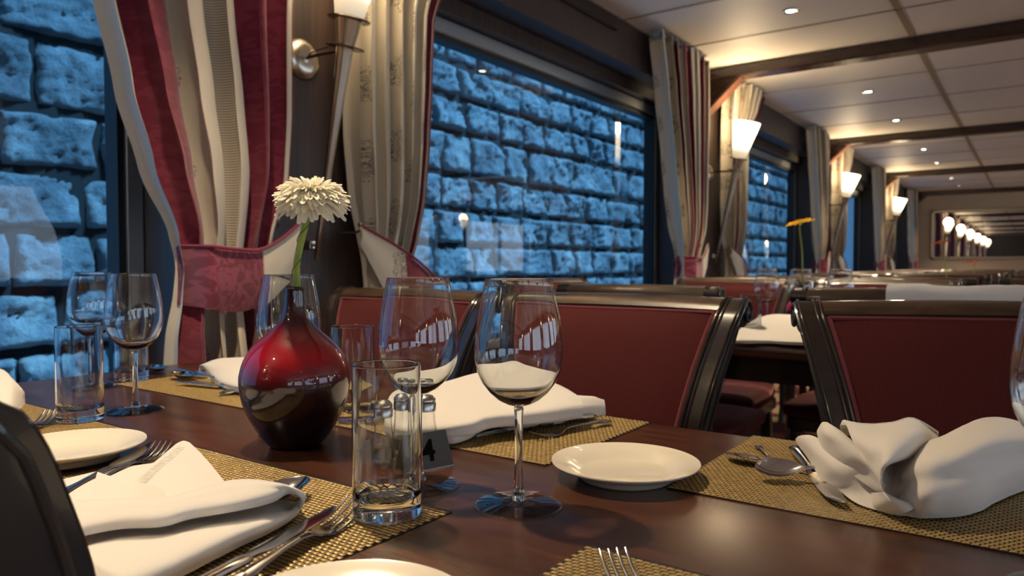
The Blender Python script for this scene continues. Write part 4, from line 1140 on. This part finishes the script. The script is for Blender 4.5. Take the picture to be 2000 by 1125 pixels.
def n_right(mb):
    # low outer petal
    mb.sheet([[P(1558, 853, .040), P(1556, 862, .032), P(1578, 893, .022), P(1602, 930, .014), P(1640, 958, .008), P(1677, 985, .004), P(1744, 1005, .003)],
              [P(1566, 851, .044), P(1572, 860, .042), P(1600, 890, .036), P(1628, 920, .028), P(1668, 946, .020), P(1706, 968, .014), P(1755, 992, .010)],
              [P(1580, 850, .048), P(1600, 857, .050), P(1635, 885, .044), P(1668, 915, .036), P(1702, 940, .026), P(1724, 958, .018), P(1765, 975, .012)]], sub=5)
    # second petal
    mb.sheet([[P(1600, 836, .060), P(1597, 846, .054), P(1606, 872, .045), P(1632, 900, .037), P(1672, 932, .028), P(1722, 966, .018)],
              [P(1608, 825, .068), P(1612, 845, .063), P(1632, 868, .055), P(1660, 895, .046), P(1694, 925, .034), P(1727, 958, .024)],
              [P(1620, 829, .068), P(1640, 842, .066), P(1658, 862, .060), P(1686, 890, .050), P(1710, 918, .040), P(1728, 950, .028)],
              [P(1640, 850, .045), P(1662, 865, .045), P(1685, 880, .045), P(1705, 900, .038), P(1722, 925, .032), P(1735, 950, .022)]], sub=5)
    # main raised fan with back wing
    mb.sheet([[P(1644, 850, .045), P(1680, 848, .045), P(1735, 845, .045), P(1780, 845, .045), P(1815, 852, .045)],
              [P(1641, 832, .068), P(1684, 832, .069), P(1740, 828, .070), P(1785, 821, .073), P(1828, 842, .063)],
              [P(1648, 821, .073), P(1690, 829, .070), P(1744, 827, .071), P(1784, 819, .075), P(1833, 851, .058)],
              [P(1655, 835, .070), P(1698, 850, .068), P(1742, 850, .072), P(1790, 843, .073), P(1822, 867, .056)],
              [P(1668, 862, .060), P(1704, 878, .060), P(1740, 878, .066), P(1780, 868, .066), P(1800, 882, .054)],
              [P(1690, 895, .048), P(1710, 905, .049), P(1728, 905, .056), P(1750, 897, .058), P(1775, 894, .050)],
              [P(1712, 930, .036), P(1717, 932, .040), P(1722, 925, .046), P(1726, 912, .050), P(1735, 902, .048)],
              [P(1727, 962, .022), P(1726, 958, .026), P(1722, 945, .036), P(1720, 925, .044), P(1722, 908, .048)]], sub=5, bump=.0008)
    # cavity lining
    mb.sheet([[P(1724, 902, .046), P(1722, 930, .036), P(1726, 960, .020), P(1740, 975, .012)],
              [P(1748, 890, .044), P(1748, 920, .034), P(1750, 950, .024), P(1760, 972, .014)],
              [P(1790, 885, .056), P(1786, 915, .046), P(1788, 945, .034), P(1795, 970, .022)]], sub=4)
    # long right body, rolled
    bk = [(1768, 905), (1800, 872), (1850, 852), (1901, 826), (1950, 819), (2010, 832), (2080, 850)]
    ft = [(1748, 1003), (1798, 1010), (1851, 1009), (1904, 999), (1958, 974), (2020, 948), (2090, 930)]
    hb = [.040, .058, .066, .074, .076, .070, .060]; g = []
    for i, (b_, f_, h) in enumerate(zip(bk, ft, hb)):
        q = lambda t: (b_[0] * (1 - t) + f_[0] * t, b_[1] * (1 - t) + f_[1] * t)
        e = .55 if i == 0 else 1
        g.append([P(b_[0], b_[1] + 22, h * .35), P(b_[0], b_[1] + 3, h * .8), P(*b_, h), P(*q(.25), h * .93), P(*q(.5), h * .70 * (.7 if i == 0 else 1)), P(*q(.72), h * .50 * e), P(*q(.9), h * .26 * e), P(*f_, .005)])
    mb.sheet(g, th=.0022, sub=5, bump=.0012)
    # front lip joining the petals
    mb.sheet([[P(1690, 962, .010), P(1715, 962, .022), P(1727, 962, .026), P(1735, 968, .022)],
              [P(1705, 990, .005), P(1735, 982, .018), P(1752, 978, .022), P(1765, 980, .018)],
              [P(1745, 1004, .004), P(1770, 1000, .012), P(1790, 990, .016), P(1800, 985, .014)]], sub=4)
napkin('crumpled white linen napkin with petal-like folds on the right mat', n_right)
def n_far(mb):
    slab(mb, [(390, 715), (425, 702), (470, 699), (510, 700), (560, 705)], [(402, 722), (430, 742), (470, 753), (515, 752), (565, 748)], [.016, .030, .038, .036, .028], [.012, .016, .020, .020, .016], .012)
napkin('small-looking white napkin on the farthest mat, left of the red vase', n_far)
def n_left(mb):
    slab(mb, [(-130, 742), (-60, 722), (0, 722), (25, 742), (45, 765)], [(-130, 800), (-60, 812), (0, 805), (25, 797), (47, 778)], [.05, .06, .055, .042, .024], [.012, .012, .012, .012, .010], .010)
napkin('white napkin corner at the left edge above the black chair post', n_left)
def n_t2(mb):
    slab(mb, [(1436, 652), (1460, 632), (1500, 616), (1540, 615), (1590, 618), (1640, 625)], [(1432, 664), (1460, 664), (1500, 664), (1540, 666), (1590, 668), (1640, 668)], [.02, .045, .06, .06, .055, .05], [.01, .015, .016, .018, .018, .018], .010, 3)
napkin('blurred white napkin on the second table seen between the two red chairs', n_t2)

# ------------------------------------------------------------------ light from outside, world, camera
w = bpy.data.worlds.new('World'); bpy.context.scene.world = w; w.use_nodes = True
bg = w.node_tree.nodes['Background']; bg.inputs[0].default_value = (.13, .40, .85, 1); bg.inputs[1].default_value = .55
def area(loc, rot, sx, sy, e, col, name):
    o = light(name, 'AREA', loc, e, col, shape='RECTANGLE', size=sx, size_y=sy); o.rotation_euler = rot; return o
# daylight coming through each opposite window
for (a, b) in rw:
    area((XR + .35, (a + b) / 2, 1.35), (0, PI / 2, 0), 1.5, b - a, 17, (.85, .92, 1.0), 'window_daylight')
# blue evening sky light falling into the slot between hull and quay
s = light('sky_sun', 'SUN', (-3, 4, 6), 6.8, (.20, .56, 1.0), angle=math.radians(9)); s.rotation_euler = Vector((-.60, -.45, -1)).to_track_quat('-Z', 'Y').to_euler()
cam = bpy.data.cameras.new('Camera'); co = bpy.data.objects.new('Camera', cam); COL.objects.link(co)
cam.sensor_width = 36; cam.lens = FPX / 2000 * 36; cam.clip_start = .02
co.matrix_world = Matrix.Translation(CAM) @ Matrix((RT, UP, -FW)).transposed().to_4x4()
cam.dof.use_dof = True; cam.dof.focus_distance = .82; cam.dof.aperture_fstop = 7.5
for o in bpy.data.objects:
    if o.type == 'LIGHT' and o.name.startswith('downlight') and o.location.x < 0 and -1.5 < o.location.y < 3: o.data.cycles.is_caustics_light = True
    if o.type == 'MESH' and o.data.materials and o.data.materials[0] == M['solid_glass']: o.cycles.is_caustics_caster = True
    if o.type == 'MESH' and o.name.startswith(('tabletop', 'placemat')): o.cycles.is_caustics_receiver = True
sc = bpy.context.scene; sc.camera = co
sc.view_settings.view_transform = 'Standard'; sc.view_settings.look = 'None'; sc.view_settings.exposure = 0.95
sc.cycles.use_denoising = True; sc.cycles.max_bounces = 9; sc.cycles.transparent_max_bounces = 24; sc.cycles.transmission_bounces = 10; sc.cycles.sample_clamp_indirect = 6
sc.cycles.caustics_reflective = True; sc.cycles.caustics_refractive = True
